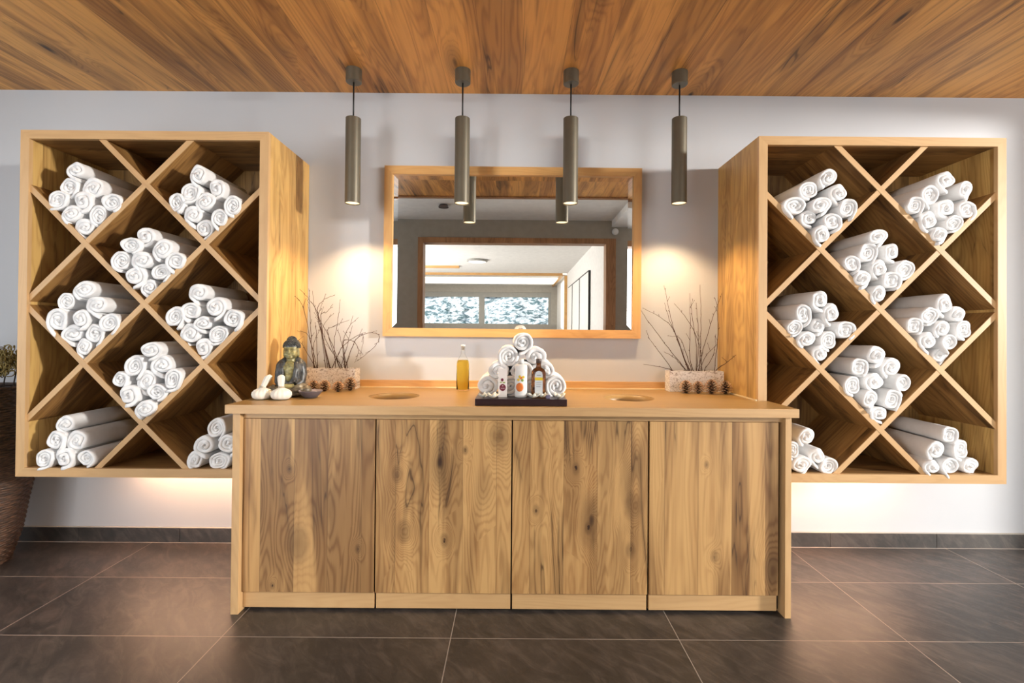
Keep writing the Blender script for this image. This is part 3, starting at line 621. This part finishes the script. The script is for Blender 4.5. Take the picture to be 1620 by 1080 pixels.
# ------------------------------------------------------------------ pendants
PX = [-.858, -.279, .296, .873]
PL = ['leftmost of the four bronze tube pendants, left of the mirror', 'bronze tube pendant in front of the left part of the mirror', 'bronze tube pendant in front of the right part of the mirror', 'rightmost of the four bronze tube pendants, right of the mirror']
for k, x_ in enumerate(PX):
    zb_ = 1.900 + .0045*k; zt_ = zb_+.452
    t = empty('pendant_lamp', (x_, -.245, HC)); tag(t, PL[k], 'pendant lamp', 'bronze tube pendants')
    MB().lathe([(.0, 0), (.041, 0), (.041, -.066), (.038, -.069), (0, -.069)], n=40, caps=False, smooth=False).build('canopy', M['bronze'], t)
    MB().tube([(0, 0, -.069), (0, 0, zt_-HC)], .0042, n=10).build('cord', M['cord'], t)
    b = MB(); a, c = zb_-HC, zt_-HC
    b.lathe([(.002, c), (.0385, c), (.0395, c-.001), (.0395, a), (.0375, a), (.0370, a+.02), (.0370, c-.03), (.002, c-.03)], n=48, caps=False); o = b.build('shade_tube', M['bronze'], t)
    mo = o.modifiers.new('es', 'EDGE_SPLIT'); mo.split_angle = math.radians(40)
    MB().lathe([(.0, a+.006), (.0368, a+.006), (.0368, a+.009), (0, a+.009)], n=40, caps=False).build('diffuser', M['lampglow'], t)
    l = bpy.data.lights.new('pendant_spot', 'SPOT'); l.energy = 30; l.color = (1.0, .68, .37); l.spot_size = math.radians(118); l.spot_blend = .75; l.shadow_soft_size = .014
    lo = bpy.data.objects.new('pendant_spot', l); C.objects.link(lo); lo.location = (x_, -.245, zb_-.004)

# ------------------------------------------------------------------ things on the worktop
ZS = ZTOP + .0006
# seated statue
def remesh(o, vox, it=3):
    m = o.modifiers.new('r', 'REMESH'); m.mode = 'VOXEL'; m.voxel_size = vox; m.use_smooth_shade = True
    s = o.modifiers.new('s', 'SMOOTH'); s.iterations = it; s.factor = .5
st = empty('buddha_statue', (-1.090, -.425, ZS), math.radians(8)); tag(st, 'dark seated meditating statue with brass-green face beside the left shelf', 'statue')
HZ = .020
def hp(x, y, z): return (x*1.12, y*1.20, .166+(z-.166)*1.12+HZ)
b = MB()
b.ball(hp(0, 0, .194), (.0345, .034, .040), sub=3).ball(hp(0, .004, .210), (.036, .035, .028), sub=3)
b.ball(hp(0, -.024, .171), (.016, .011, .011)).ball(hp(0, -.028, .194), (.0050, .008, .013)).ball(hp(0, -.032, .188), (.0072, .005, .0042))
b.ball(hp(0, -.0285, .1785), (.0105, .0042, .0028)).ball(hp(0, -.028, .1745), (.008, .004, .0028))
for s_ in (-1, 1):
    b.ball(hp(s_*.0115, -.0255, .1990), (.0095, .0050, .0036)); b.ball(hp(s_*.0115, -.0268, .207), (.0105, .0045, .0018)); b.ball(hp(s_*.030, .002, .188), (.005, .008, .023)); b.ball(hp(s_*.014, -.021, .184), (.012, .009, .012))
b.tube([(0, .002, .15), (0, .002, .19)], .023, .021, 14)
b.ball(hp(0, -.012, .180), (.028, .022, .018), sub=3)
b.ball((0, -.016, .128), (.038, .024, .046), sub=3).ball((-.016, -.031, .140), (.018, .010, .013)).ball((.016, -.031, .140), (.018, .010, .013)).ball((0, -.020, .095), (.034, .024, .030), sub=3)
o = b.build('body', M['brass'], st); remesh(o, .0019, 2)
b = MB()
for s_ in (-1, 1):
    b.ball((s_*.045, .004, .146), (.031, .027, .030), sub=3); b.tube([(s_*.051, .002, .145), (s_*.057, .000, .110), (s_*.055, -.012, .072), (s_*.034, -.036, .056)], .025, .021, 14)
    b.tube([(s_*.050, .006, .158), (s_*.030, .010, .176), (s_*.014, .014, .186)], .020, .014, 12)
    b.tube([(s_*.030, -.016, .166), (s_*.035, -.034, .135), (s_*.030, -.040, .095), (s_*.014, -.042, .070), (0, -.044, .062)], .012, .010, 10)
    b.tube([(s_*.043, -.018, .160), (s_*.046, -.032, .120), (s_*.040, -.036, .080)], .010, .008, 10)
b.ball((0, .016, .120), (.056, .028, .058), sub=3).ball((0, .008, .064), (.064, .038, .040), sub=3)
o = b.build('robe', M['robe'], st); remesh(o, .0024, 3); o.scale = (.93, 1, 1)
b = MB()
for s_ in (-1, 1): b.ball((s_*.058, -.022, .024), (.036, .030, .021), sub=3); b.ball((s_*.030, -.040, .028), (.038, .022, .016), sub=3)
b.ball((0, .002, .022), (.078, .046, .022), sub=3).ball((0, -.030, .012), (.088, .034, .012), sub=3)
for k in range(6):
    z_ = .006+.0066*k; b.tube(smooth_curve([(-.088+.004*k, -.018-.002*k, z_+.006), (-.04, -.060+.002*k, z_-.002), (.01, -.066+.002*k, z_), (.05, -.052, z_+.008), (.088-.004*k, -.012, z_+.010)]), .0030, n=6)
o = b.build('cloth_folds', M['robe2'], st); remesh(o, .0020, 0); o.scale = (1.10, 1.0, 1.3)
b = MB().tube([(-.035, -.048, .055), (0, -.060, .053), (.030, -.050, .056)], .011, .010, 10).ball((0, -.062, .060), (.016, .008, .006)); o = b.build('folded_hands', M['brass'], st); remesh(o, .0022, 2)
b = MB(); hc = Vector(hp(0, .006, .2165))
b.ball(hc, (.0360, .037, .034), sub=3); bc = hc+Vector((0, .002, .026)); b.ball(bc, (.0215, .0215, .0225), sub=3)
for k in range(210):
    f = k/210; z_ = 1-1.15*f; rad = math.sqrt(max(0, 1-z_*z_)); a = k*2.39996
    q = hc+Vector((.0375*rad*math.cos(a), .0375*rad*math.sin(a), .0345*z_))
    if z_ < .17 and q.y < -.014 and abs(q.x) < .031: continue
    b.ball(q, .0043, sub=1)
for k in range(56):
    z_ = 1-1.0*k/56; rad = math.sqrt(max(0, 1-z_*z_)); a = k*2.39996; b.ball(bc+Vector((.0220*rad*math.cos(a), .0220*rad*math.sin(a), .0230*z_)), .0040, sub=1)
b.build('curled_hair', M['robe'], st)

# herbal compress bags
def compress(x_, Y_, lean, lab, seed):
    t = empty('herbal_compress', (x_, -Y_, ZS), seed*1.3); t.rotation_euler = (0, 0, 0); tag(t, lab, 'herbal compress', 'white herbal compress bags')
    pl = lambda a, z: 1+.045*math.sin(14*a+seed)*min(1, max(0, (z-.008)/.03))+.02*math.sin(3*a+seed)
    MB().lathe([(.012, 0), (.032, .002), (.042, .010), (.0455, .022), (.043, .033), (.034, .043), (.020, .050), (.011, .055)], n=84, fn=pl).build('bag', M['cotton'], t)
    sx = math.sin(lean); b = MB(); P = []
    for z_, r_ in ((.050, .0120), (.058, .0110), (.072, .0130), (.088, .0150), (.102, .0155), (.108, .0135), (.111, .009), (.115, .001)):
        P.append([(sx*(z_-.05)+r_*math.cos(a)*(1+.08*math.sin(7*a+seed)), r_*math.sin(a)*(1+.08*math.sin(7*a+seed)), z_) for a in [2*PI*i/42 for i in range(42)]])
    V = b.grid(P, closed_v=True); b.bm.faces.new(V[0][::-1]); b.bm.faces.new(V[-1]); b.build('tied_neck', M['cotton'], t)
    b = MB()
    for k in range(3): b.tube([(.0128*math.cos(a), .0128*math.sin(a), .0545+.003*k) for a in [2*PI*i/24 for i in range(25)]], .0014, n=5)
    b.build('binding_string', M['string'], t)
compress(-1.170, .540, .55, 'left white herbal compress bag, its neck leaning right', 1)
compress(-1.079, .545, -.02, 'right white herbal compress bag, its neck upright, before the statue', 2)
# small bowl
t = empty('bowl', (-.972, -.475, ZS)); tag(t, 'small mauve grey bowl on the worktop in front of the statue', 'bowl')
o = MB().lathe([(.0, 0), (.026, 0), (.030, .003), (.045, .018), (.0535, .031), (.0550, .0335), (.0535, .0345)], n=40, caps=False).build('shell', M['bowl'], t)
MB().lathe([(.0535, .0345), (.050, .031), (.040, .016), (.024, .007), (0, .005)], n=40, caps=False).build('lit_inside', M['bowlin'], t)  # inside of the same bowl, painted as lit

# bark planters with twigs
def planter(x0, x1, lab):
    t = empty('bark_planter', ((x0+x1)/2, -.088, ZS)); tag(t, lab, 'planter', 'birch bark planters')
    w_ = (x1-x0)/2; h_ = .114; b = MB(); d_ = .042
    b.box((-w_, -d_, 0), (w_, -d_+.006, h_), bev=.001).box((-w_, d_-.006, 0), (w_, d_, h_), bev=.001).box((-w_, -d_+.006, 0), (-w_+.006, d_-.006, h_)).box((w_-.006, -d_+.006, 0), (w_, d_-.006, h_))
    b.build('bark_box', M['bark'], t)
    MB().box((-w_+.006, -d_+.006, .002), (w_-.006, d_-.006, h_-.012)).build('filling', M['coredark'], t); return t
planter(-1.168, -.872, 'birch bark planter left of the mirror behind the pine cones'); planter(.866, 1.166, 'birch bark planter right of the mirror behind the pine cones')
def twig(pix, ox, oy, k, base, lab, grp, seed, r0=.0023):
    rr = random.Random(seed); Y0 = .088; lean = rr.uniform(-.045, .09); pts = []
    n_ = len(pix)
    for i, (u, v) in enumerate(pix):
        f = i/(n_-1); Y_ = Y0 + lean*f + rr.uniform(-.006, .006)
        p = at(ox+u/k, oy+v/k, Y_)
        while abs(p.x) > 1.172 and Y_ < .6: Y_ += .01; p = at(ox+u/k, oy+v/k, Y_)
        pts.append(p)
    if base: 
        pts.insert(0, Vector((max(-1.155, min(1.155, pts[0].x)), -.088, ZTOP+.10)))
    cur = smooth_curve(pts, 6)
    cur = [p+Vector((rr.gauss(0, .0012), rr.gauss(0, .0012), rr.gauss(0, .0008))) if 0 < i < len(cur)-1 else p for i, p in enumerate(cur)]
    b = MB(); b.tube(cur, r0, r0*.38, 6)
    o = b.build('twig', M['twig']); 
    # side shoots and buds
    s = MB(); cnt = 0
    for i in range(3, len(cur)-1, 2):
        if rr.random() < .62:
            d = (cur[i]-cur[i-1]).normalized(); q = (d + Vector((rr.uniform(-.9, .9), rr.uniform(-.5, .5), rr.uniform(0, .5)))).normalized()
            L_ = rr.choice((.007, .009, .012, .03, .05)); e = cur[i]+q*L_
            if e.y > -.012: q.y = -abs(q.y); e = cur[i]+q*L_
            if abs(e.x) > 1.18: q.x = -q.x; e = cur[i]+q*L_
            s.tube([cur[i], cur[i]+q*L_*.5+Vector((0, 0, .001)), e], r0*.55, r0*.3, 5); s.ball(e, (.0016, .0016, .003), sub=1); cnt += 1
    s.ball(cur[-1], (.0018, .0018, .0035), sub=1) if cnt == 0 else None
    s.build('side_shoots', M['bud'], o)
    tag(o, lab, 'twig', grp)
K8 = 4.909
ORD = ['first','second','third','fourth','fifth','sixth','seventh','eighth','ninth','tenth','eleventh','twelfth','thirteenth','fourteenth','fifteenth','sixteenth','seventeenth','eighteenth','nineteenth','twentieth']
RT = [[(545,720),(440,450),(400,300),(345,55)],[(535,715),(440,450),(390,330),(350,190)],[(520,715),(380,540),(230,340),(165,245)],[(530,700),(430,420),(330,310),(200,240)],[(410,712),(300,560),(220,455)],[(505,705),(430,620),(345,570)],[(570,715),(545,600),(550,350),(547,115)],[(595,715),(595,500),(560,250),(568,160)],[(620,715),(630,480),(635,250),(625,50)],[(615,715),(650,550),(720,320),(795,115)],[(735,715),(765,440),(760,230),(740,150)],[(750,715),(850,640),(905,595)],[(640,715),(620,520),(540,340),(425,195)],[(630,715),(660,620),(760,510)],[(400,712),(300,685),(185,668)],[(560,715),(480,480),(400,450)],[(600,715),(615,500),(595,190)],[(660,715),(730,590),(750,430)]]
rank = lambda L_, px: sorted(q[-1] for q in L_).index(px[-1])
for k, px in enumerate(RT):
    twig(px, 980, 440, K8, True, 'bare brown twig in the right bark planter, its tip %s from the left' % ORD[rank(RT, px)], 'twigs in the right planter', 100+k)
K2 = 6.171
LT = [[(165,815),(140,560),(125,230),(115,40)],[(315,815),(260,540),(210,310),(240,230)],[(200,815),(190,560),(185,400)],[(280,815),(215,330),(120,150),(25,45)],[(320,800),(200,300),(250,160),(370,100)],[(380,815),(360,600),(395,370),(415,210)],[(475,815),(440,600),(400,430)],[(465,820),(450,560),(510,410),(600,320)],[(470,815),(560,560),(640,490),(740,470),(800,500),(770,590),(650,700),(560,760)],[(410,800),(300,480),(350,410),(510,345)],[(430,800),(500,560),(540,400)],[(300,810),(230,330),(290,270),(350,190)],[(180,810),(60,600),(0,540)],[(190,800),(110,500),(0,450)],[(170,800),(100,380),(50,200),(0,130)],[(410,800),(330,540),(180,260),(150,60)],[(490,805),(450,560),(560,560),(600,650),(570,740)],[(440,810),(250,470),(330,290)],[(350,800),(450,600),(640,490),(620,700)],[(170,810),(160,600),(228,430)]]
for k, px in enumerate(LT):
    twig(px, 470, 450, K2, True, 'bare brown twig in the left bark planter, its tip %s from the left' % ORD[rank(LT, px)], 'twigs in the left planter', 200+k)

# pine cones
def cone(p, h, w_, lab, grp, seed):
    w_ *= .90
    rr = random.Random(seed); t = empty('pine_cone', p, rr.uniform(0, 6)); tag(t, lab, 'pine cone', grp)
    MB().lathe([(.001, 0), (w_*.16, h*.05), (w_*.17, h*.3), (w_*.10, h*.7), (.001, h*.97)], n=14).build('core', M['coredark'], t)
    b = MB(); n_ = 58
    for k in range(n_):
        f = k/n_; z_ = h*(.07+.86*f); ra = w_/2*math.sin(PI*min(1, .30+.66*f))**.75*(1.0 if f > .1 else .8); a = k*2.39996
        d = Vector((math.cos(a), math.sin(a), 0)); s_ = Vector((-math.sin(a), math.cos(a), 0)); up = Vector((0, 0, 1)); tilt = .25+.9*f
        wd = w_*.15*(1-.5*f); base = d*ra*.2+up*z_; tip = d*ra*1.12+up*(z_+ra*tilt*.42)
        mid = base.lerp(tip, .62)
        A = [base+s_*wd*.3, base-s_*wd*.3]; B_ = [mid-s_*wd+up*.0008, mid+s_*wd+up*.0008]; T = [tip+s_*wd*.55-up*.001, tip-s_*wd*.55-up*.001, tip+up*.0034+d*.0008]
        v = [b.bm.verts.new(q) for q in (*A, *B_, T[1], T[0], T[2], mid+up*.0032)]
        m0_, m1_ = b.mi('scale'), b.mi('scaletip')
        for idx, mm in (((0, 1, 2, 3), m0_), ((3, 2, 4, 5), m0_), ((5, 4, 6), m1_), ((4, 2, 7, 6), m1_), ((3, 5, 6, 7), m1_), ((0, 3, 7), m0_), ((1, 0, 7), m0_), ((2, 1, 7), m0_)):
            f_ = b.bm.faces.new([v[i] for i in idx]); f_.material_index = mm
    b.build('scales', None, t)
def onx(u, v, Y): p = at(u, v, Y); return (p.x, -Y, ZS)
for k, (u, Y_, h, w_) in enumerate(((496,.215,.056,.058),(513.5,.225,.058,.062),(535,.245,.054,.060),(554,.185,.072,.068))):
    cone(onx(u, 615, Y_), h, w_, ['leftmost pine cone of the left row, beside the statue', 'second pine cone from the left in the left row', 'third pine cone from the left in the left row, lowest', 'rightmost and tallest pine cone of the left row'][k], 'pine cones before the left planter', k)
for k, (u, Y_, h, w_) in enumerate(((1085,.185,.070,.068),(1104.5,.195,.066,.060),(1125.5,.215,.078,.074),(1147.5,.215,.072,.070))):
    cone(onx(u, 620, Y_), h, w_, ['leftmost pine cone of the right row, before the bark planter', 'second pine cone from the left in the right row, narrowest', 'third pine cone from the left in the right row', 'rightmost pine cone of the right row, by the right shelf'][k], 'pine cones before the right planter', k+9)

# oil bottle
t = empty('oil_bottle', (-.277, -.135, ZS)); tag(t, 'clear glass bottle of golden oil standing left of the towel tray', 'bottle')
MB().lathe([(.0, 0), (.030, 0), (.0345, .003), (.0350, .01), (.0350, .145), (.0325, .160), (.022, .180), (.0125, .196), (.0110, .215), (.0110, .232), (.0130, .233), (.0130, .240), (.0110, .241), (.0095, .241), (.0095, .215), (.0110, .1965), (.0205, .1805), (.0315, .1595), (.0342, .1450), (.0342, .0055), (0, .0050)], n=40, caps=False).build('glass', M['thinglass'], t)
MB().lathe([(.0, .0052), (.0341, .0056), (.0341, .1450), (.0314, .1592), (.0275, .166), (0, .166)], n=40, caps=False).build('oil', M['oil'], t)
MB().lathe([(.0, .222), (.0082, .222), (.0082, .2415), (.0125, .243), (.0125, .250), (.0, .252)], n=24, caps=False).build('stopper', M['whiteplastic'], t)

# tray
TX0, TX1 = -.1655, .2365; TY0, TY1 = .42, .690; tz = ZS; tt = .029
t = empty('serving_tray', ((TX0+TX1)/2, -(TY0+TY1)/2, tz)); tag(t, 'dark plum rectangular tray at the front edge of the worktop', 'tray')
hw, hd = (TX1-TX0)/2, (TY1-TY0)/2
MB().box((-hw, -hd, 0), (hw, hd, tt), bev=.0015).build('tray_board', M['tray'], t)
TZ = tz+tt+.0006
# pyramid of short towels
TP = [(165,742,'leftmost of the bottom row'),(470,742,'second from left in the bottom row'),(775,742,'third from left in the bottom row'),(1080,748,'rightmost of the bottom row'),(305,560,'left of the second row'),(620,565,'middle of the second row'),(935,560,'right of the second row'),(455,378,'left of the third row'),(800,375,'right of the third row'),(638,168,'single top one')]
for k, (u, v, lab) in enumerate(TP):
    Yf = .585 if k < 4 else (.575 if k < 7 else .57)
    p = at(750+u/8.306, 520+v/8.306, Yf); r_ = .0485 if k < 9 else .0465
    row = 0 if k < 4 else 1 if k < 7 else 2 if k < 9 else 3
    p.z = TZ+.0455+row*.0665
    o = bpy.data.objects.new('rolled_towel', SHORT[k % 4]); C.objects.link(o); o.location = p
    o.scale = (r_/.05*(1.22 if row < 3 else 1.08), 1, r_/.05*(1.17 if row < 3 else 1.18)); o.rotation_euler = (0, 0, R.uniform(-.03, .03))
    tag(o, 'white rolled towel on the dark tray, %s' % lab, 'towel', 'towels piled on the tray')
# carton with maroon badge
t = empty('soap_carton', (-.046, -.628, TZ)); tag(t, 'slim white carton with a maroon oval, leftmost on the tray', 'carton')
b = MB(); P = [[(-.0195,-.010,0),(.0195,-.010,0),(.0195,.010,0),(-.0195,.010,0)], [(-.0195,-.010,.09),(.0195,-.010,.09),(.0195,.010,.09),(-.0195,.010,.09)], [(-.021,-.002,.128),(.021,-.002,.128),(.021,.002,.128),(-.021,.002,.128)]]
V = b.grid(P, closed_v=True, smooth=False); b.bm.faces.new(V[0][::-1]); b.bm.faces.new(V[-1]); b.build('box', M['carton'], t)
def oval(cx, cz, rx, rz, y, m, par, name='printed_oval', y2=None):
    b = MB(); b.prism([(cx+rx*math.cos(2*PI*i/28), cz+rz*math.sin(2*PI*i/28)) for i in range(28)], y, y+.0006); return b.build(name, M[m], par)
oval(0, .044, .0140, .0155, -.0107, 'plum', t); oval(-.002, .078, .006, .007, -.0107, 'plum', t, 'printed_fruit'); oval(.006, .066, .006, .003, -.0107, 'greenp', t, 'printed_leaf'); oval(-.008, .067, .005, .0025, -.0107, 'greenp', t, 'printed_leaf')
MB().prism([(-.009, .040), (.009, .040), (.009, .0412), (-.009, .0412)], -.0113, -.0107).prism([(-.004, .050), (.004, .050), (0, .054)], -.0113, -.0107).build('badge_lines', M['carton'], t)
# white bottle with orange badge
t = empty('lotion_bottle', (.036, -.635, TZ)); tag(t, 'white bottle with an orange oval label, middle of the tray', 'bottle')
ov = lambda a, z: 1.0/math.sqrt(math.cos(a)**2 + (math.sin(a)/.55)**2)
MB().lathe([(.020, 0), (.0265, .002), (.0275, .01), (.0275, .138), (.026, .146), (.012, .150)], n=48, fn=ov).build('bottle_body', M['whitebottle'], t)
MB().lathe([(.0125, .150), (.0125, .170), (.011, .172)], n=24).build('cap', M['whiteplastic'], t)
def curved_oval(cx, cz, rx, rz, m, par, name):
    b = MB(); vs = []
    P = []
    for rr_ in (0.01, .35, .7, 1.0):
        row = []
        for i in range(28):
            a = 2*PI*i/28; x_ = cx+rx*rr_*math.cos(a); z_ = cz+rz*rr_*math.sin(a); y_ = -.55*math.sqrt(max(1e-9, .0275**2-x_**2))-.0006; row.append((x_, y_, z_))
        P.append(row)
    V = b.grid(P, closed_v=True); b.bm.faces.new(V[0]); o = b.build(name, M[m], par); sm = o.modifiers.new('s', 'SOLIDIFY'); sm.thickness = .0004; return o
curved_oval(-.006, .047, .0165, .0195, 'orange', t, 'printed_oval')
for q, (a_, c_, m_) in enumerate(((-.012, .080, 'yellow'), (0, .088, 'orange'), (.006, .078, 'greenp'), (-.006, .094, 'yellow'), (.010, .092, 'yellow'))): curved_oval(a_, c_, .006, .006, m_, t, 'printed_fruit')
# brown bottle
t = empty('brown_bottle', (.1155, -.615, TZ)); t.scale = (1.06, 1.06, 1.10); tag(t, 'brown glass bottle with pale label and yellow band, rightmost on tray', 'bottle')
ov2 = lambda a, z: 1.0/math.sqrt(math.cos(a)**2 + (math.sin(a)/.6)**2) if z < .118 else 1
MB().lathe([(.024, 0), (.0300, .003), (.0310, .01), (.0310, .095), (.0295, .106), (.024, .114), (.012, .121), (.0100, .130), (.0100, .138)], n=48, fn=ov2).build('bottle_body', M['brownglass'], t)
MB().lathe([(.0115, .138), (.0115, .155), (.010, .157)], n=24).build('screw_cap', M['cap'], t)
lb = MB().prism([(-.0165, .004), (.0165, .004), (.0165, .092), (.012, .104), (0, .109), (-.012, .104), (-.0165, .092)], -.0203, -.0196); lb.build('paper_label', M['label'], t)
MB().prism([(-.0165, .070), (.0165, .070), (.0165, .082), (-.0165, .082)], -.0209, -.0203).build('yellow_band', M['yellow'], t)
MB().prism([(-.011, .060), (.011, .060), (.011, .0612), (-.011, .0612)], -.0207, -.0203).prism([(-.011, .052), (.011, .052), (.011, .0532), (-.011, .0532)], -.0207, -.0203).prism([(-.011, .044), (.007, .044), (.007, .0452), (-.011, .0452)], -.0207, -.0203).prism([(-.009, .090), (.009, .090), (.009, .0915), (-.009, .0915)], -.0207, -.0203).build('label_lines', M['cap'], t)
# flowers
def flower(x_, Y_, r_, rz, lab):
    t = empty('frangipani_flower', (x_, -Y_, TZ), rz); tag(t, lab, 'flower', 'white flowers on the tray')
    for k in range(5):
        a = 2*PI*k/5; b = MB(); P = []
        for i in range(7):
            f = i/6; wd = r_*.40*math.sin(PI*(.12+.80*f)); row = []
            for j in range(5):
                g = (j-2)/2; rr_ = r_*f; z_ = .003+.016*f*f*r_/.03 + .004*g*g + .003*g
                row.append((rr_*math.cos(a)-g*wd*math.sin(a), rr_*math.sin(a)+g*wd*math.cos(a), z_))
            P.append(row)
        b.grid(P); o = b.build('petal', M['petal'], t); sm = o.modifiers.new('s', 'SOLIDIFY'); sm.thickness = .0011
    MB().ball((0, 0, .006), (r_*.24, r_*.24, .005)).build('flower_heart', M['petalc'], t)
for k, (u, Y_, r_) in enumerate(((765,.655,.026),(780,.665,.030),(844,.660,.030),(858,.650,.026),(884,.660,.032))):
    flower(at(u, 625, Y_).x, Y_, r_, k*1.1, ['leftmost white flower on the tray, before the left end', 'white flower on the tray just left of the maroon carton', 'white flower on the tray between the two bottles', 'white flower at the foot of the brown bottle', 'large white flower at the right end of the tray'][k])
b = MB().box((-.010, -.008, 0), (.010, .008, .017), bev=.004); o = b.build('stone', M['mauve'], loc=(at(867, 625, .67).x, -.67, TZ)); tag(o, 'small grey violet stone on the tray before the brown bottle', 'stone')

# ------------------------------------------------------------------ wicker floor vase
VX, VY = -2.79, .30
t = empty('floor_vase', (VX, -VY, 0)); tag(t, 'tall dark brown wicker floor vase at the left edge, beside the left shelf', 'vase')
prof = [(.150, 0), (.165, .05), (.195, .16), (.215, .30), (.236, .42), (.240, .50), (.228, .62), (.205, .76), (.19, .86), (.195, .915)]
def pr_(z):
    for (r0, z0), (r1, z1) in zip(prof, prof[1:]):
        if z <= z1: q = (z-z0)/(z1-z0); return r0+(r1-r0)*q
    return prof[-1][0]
P = []; rows = 76; n_ = 150
for i in range(rows*4+1):
    z_ = .915*i/(rows*4); row = []; k = i/4
    for j in range(n_):
        a = 2*PI*j/n_; wv = abs(math.sin(PI*k))*.0045 + .0035*math.sin(25*a+PI*math.floor(k))*abs(math.sin(PI*k)); rr_ = pr_(z_)-.006+wv+.0015*noise.noise(Vector((a*6, k*.9, 0)))
        row.append((rr_*math.cos(a), rr_*math.sin(a), z_))
    P.append(row)
b = MB(); V = b.grid(P, closed_v=True); b.bm.faces.new(V[0][::-1]); b.build('woven_body', M['wicker'], t)
MB().tube([(.192*math.cos(a), .192*math.sin(a), .915) for a in [2*PI*i/60 for i in range(61)]], .010, n=10).build('rim', M['wicker'], t)
t = empty('dried_flower_bouquet', (VX, -VY, .60)); tag(t, 'bunch of curly dried moss-green blooms standing in the wicker vase', 'dried flowers')
rr = random.Random(5); st_ = MB(); bl = []
for k in range(13):
    a = rr.uniform(0, 6.28); r_ = (.13 if k < 9 else .05)*rr.uniform(.75, 1); e = Vector((r_*math.cos(a), r_*math.sin(a), .455+rr.uniform(-.03, .04)+(.04 if k >= 9 else 0)))
    if k < 2: e = Vector((.165, -.02+.09*k, .44+.03*k))
    st_.tube([(e.x*.3, e.y*.3, -.5), (e.x*.7, e.y*.7, .1), e], .0035, .003, 6); bl.append(e)
st_.build('stems', M['driedstem'], t)
for e in bl:
    b = MB()
    for q in range(42):
        c0 = e+Vector((rr.gauss(0, .026), rr.gauss(0, .026), rr.gauss(0, .026))); rad = rr.uniform(.010, .026); ax = rr.uniform(0, 6.28); tl = rr.uniform(-.8, .8)
        pts = []
        for s_ in range(12):
            an = s_*.62; rr2 = rad*(.45+.05*s_); pts.append(c0+Vector((rr2*math.cos(an)*math.cos(ax), rr2*math.cos(an)*math.sin(ax)+.002*s_*tl, rr2*math.sin(an))))
        b.tube(pts, .0034, .0022, 4)
    b.build('bloom', M['dried'], t)
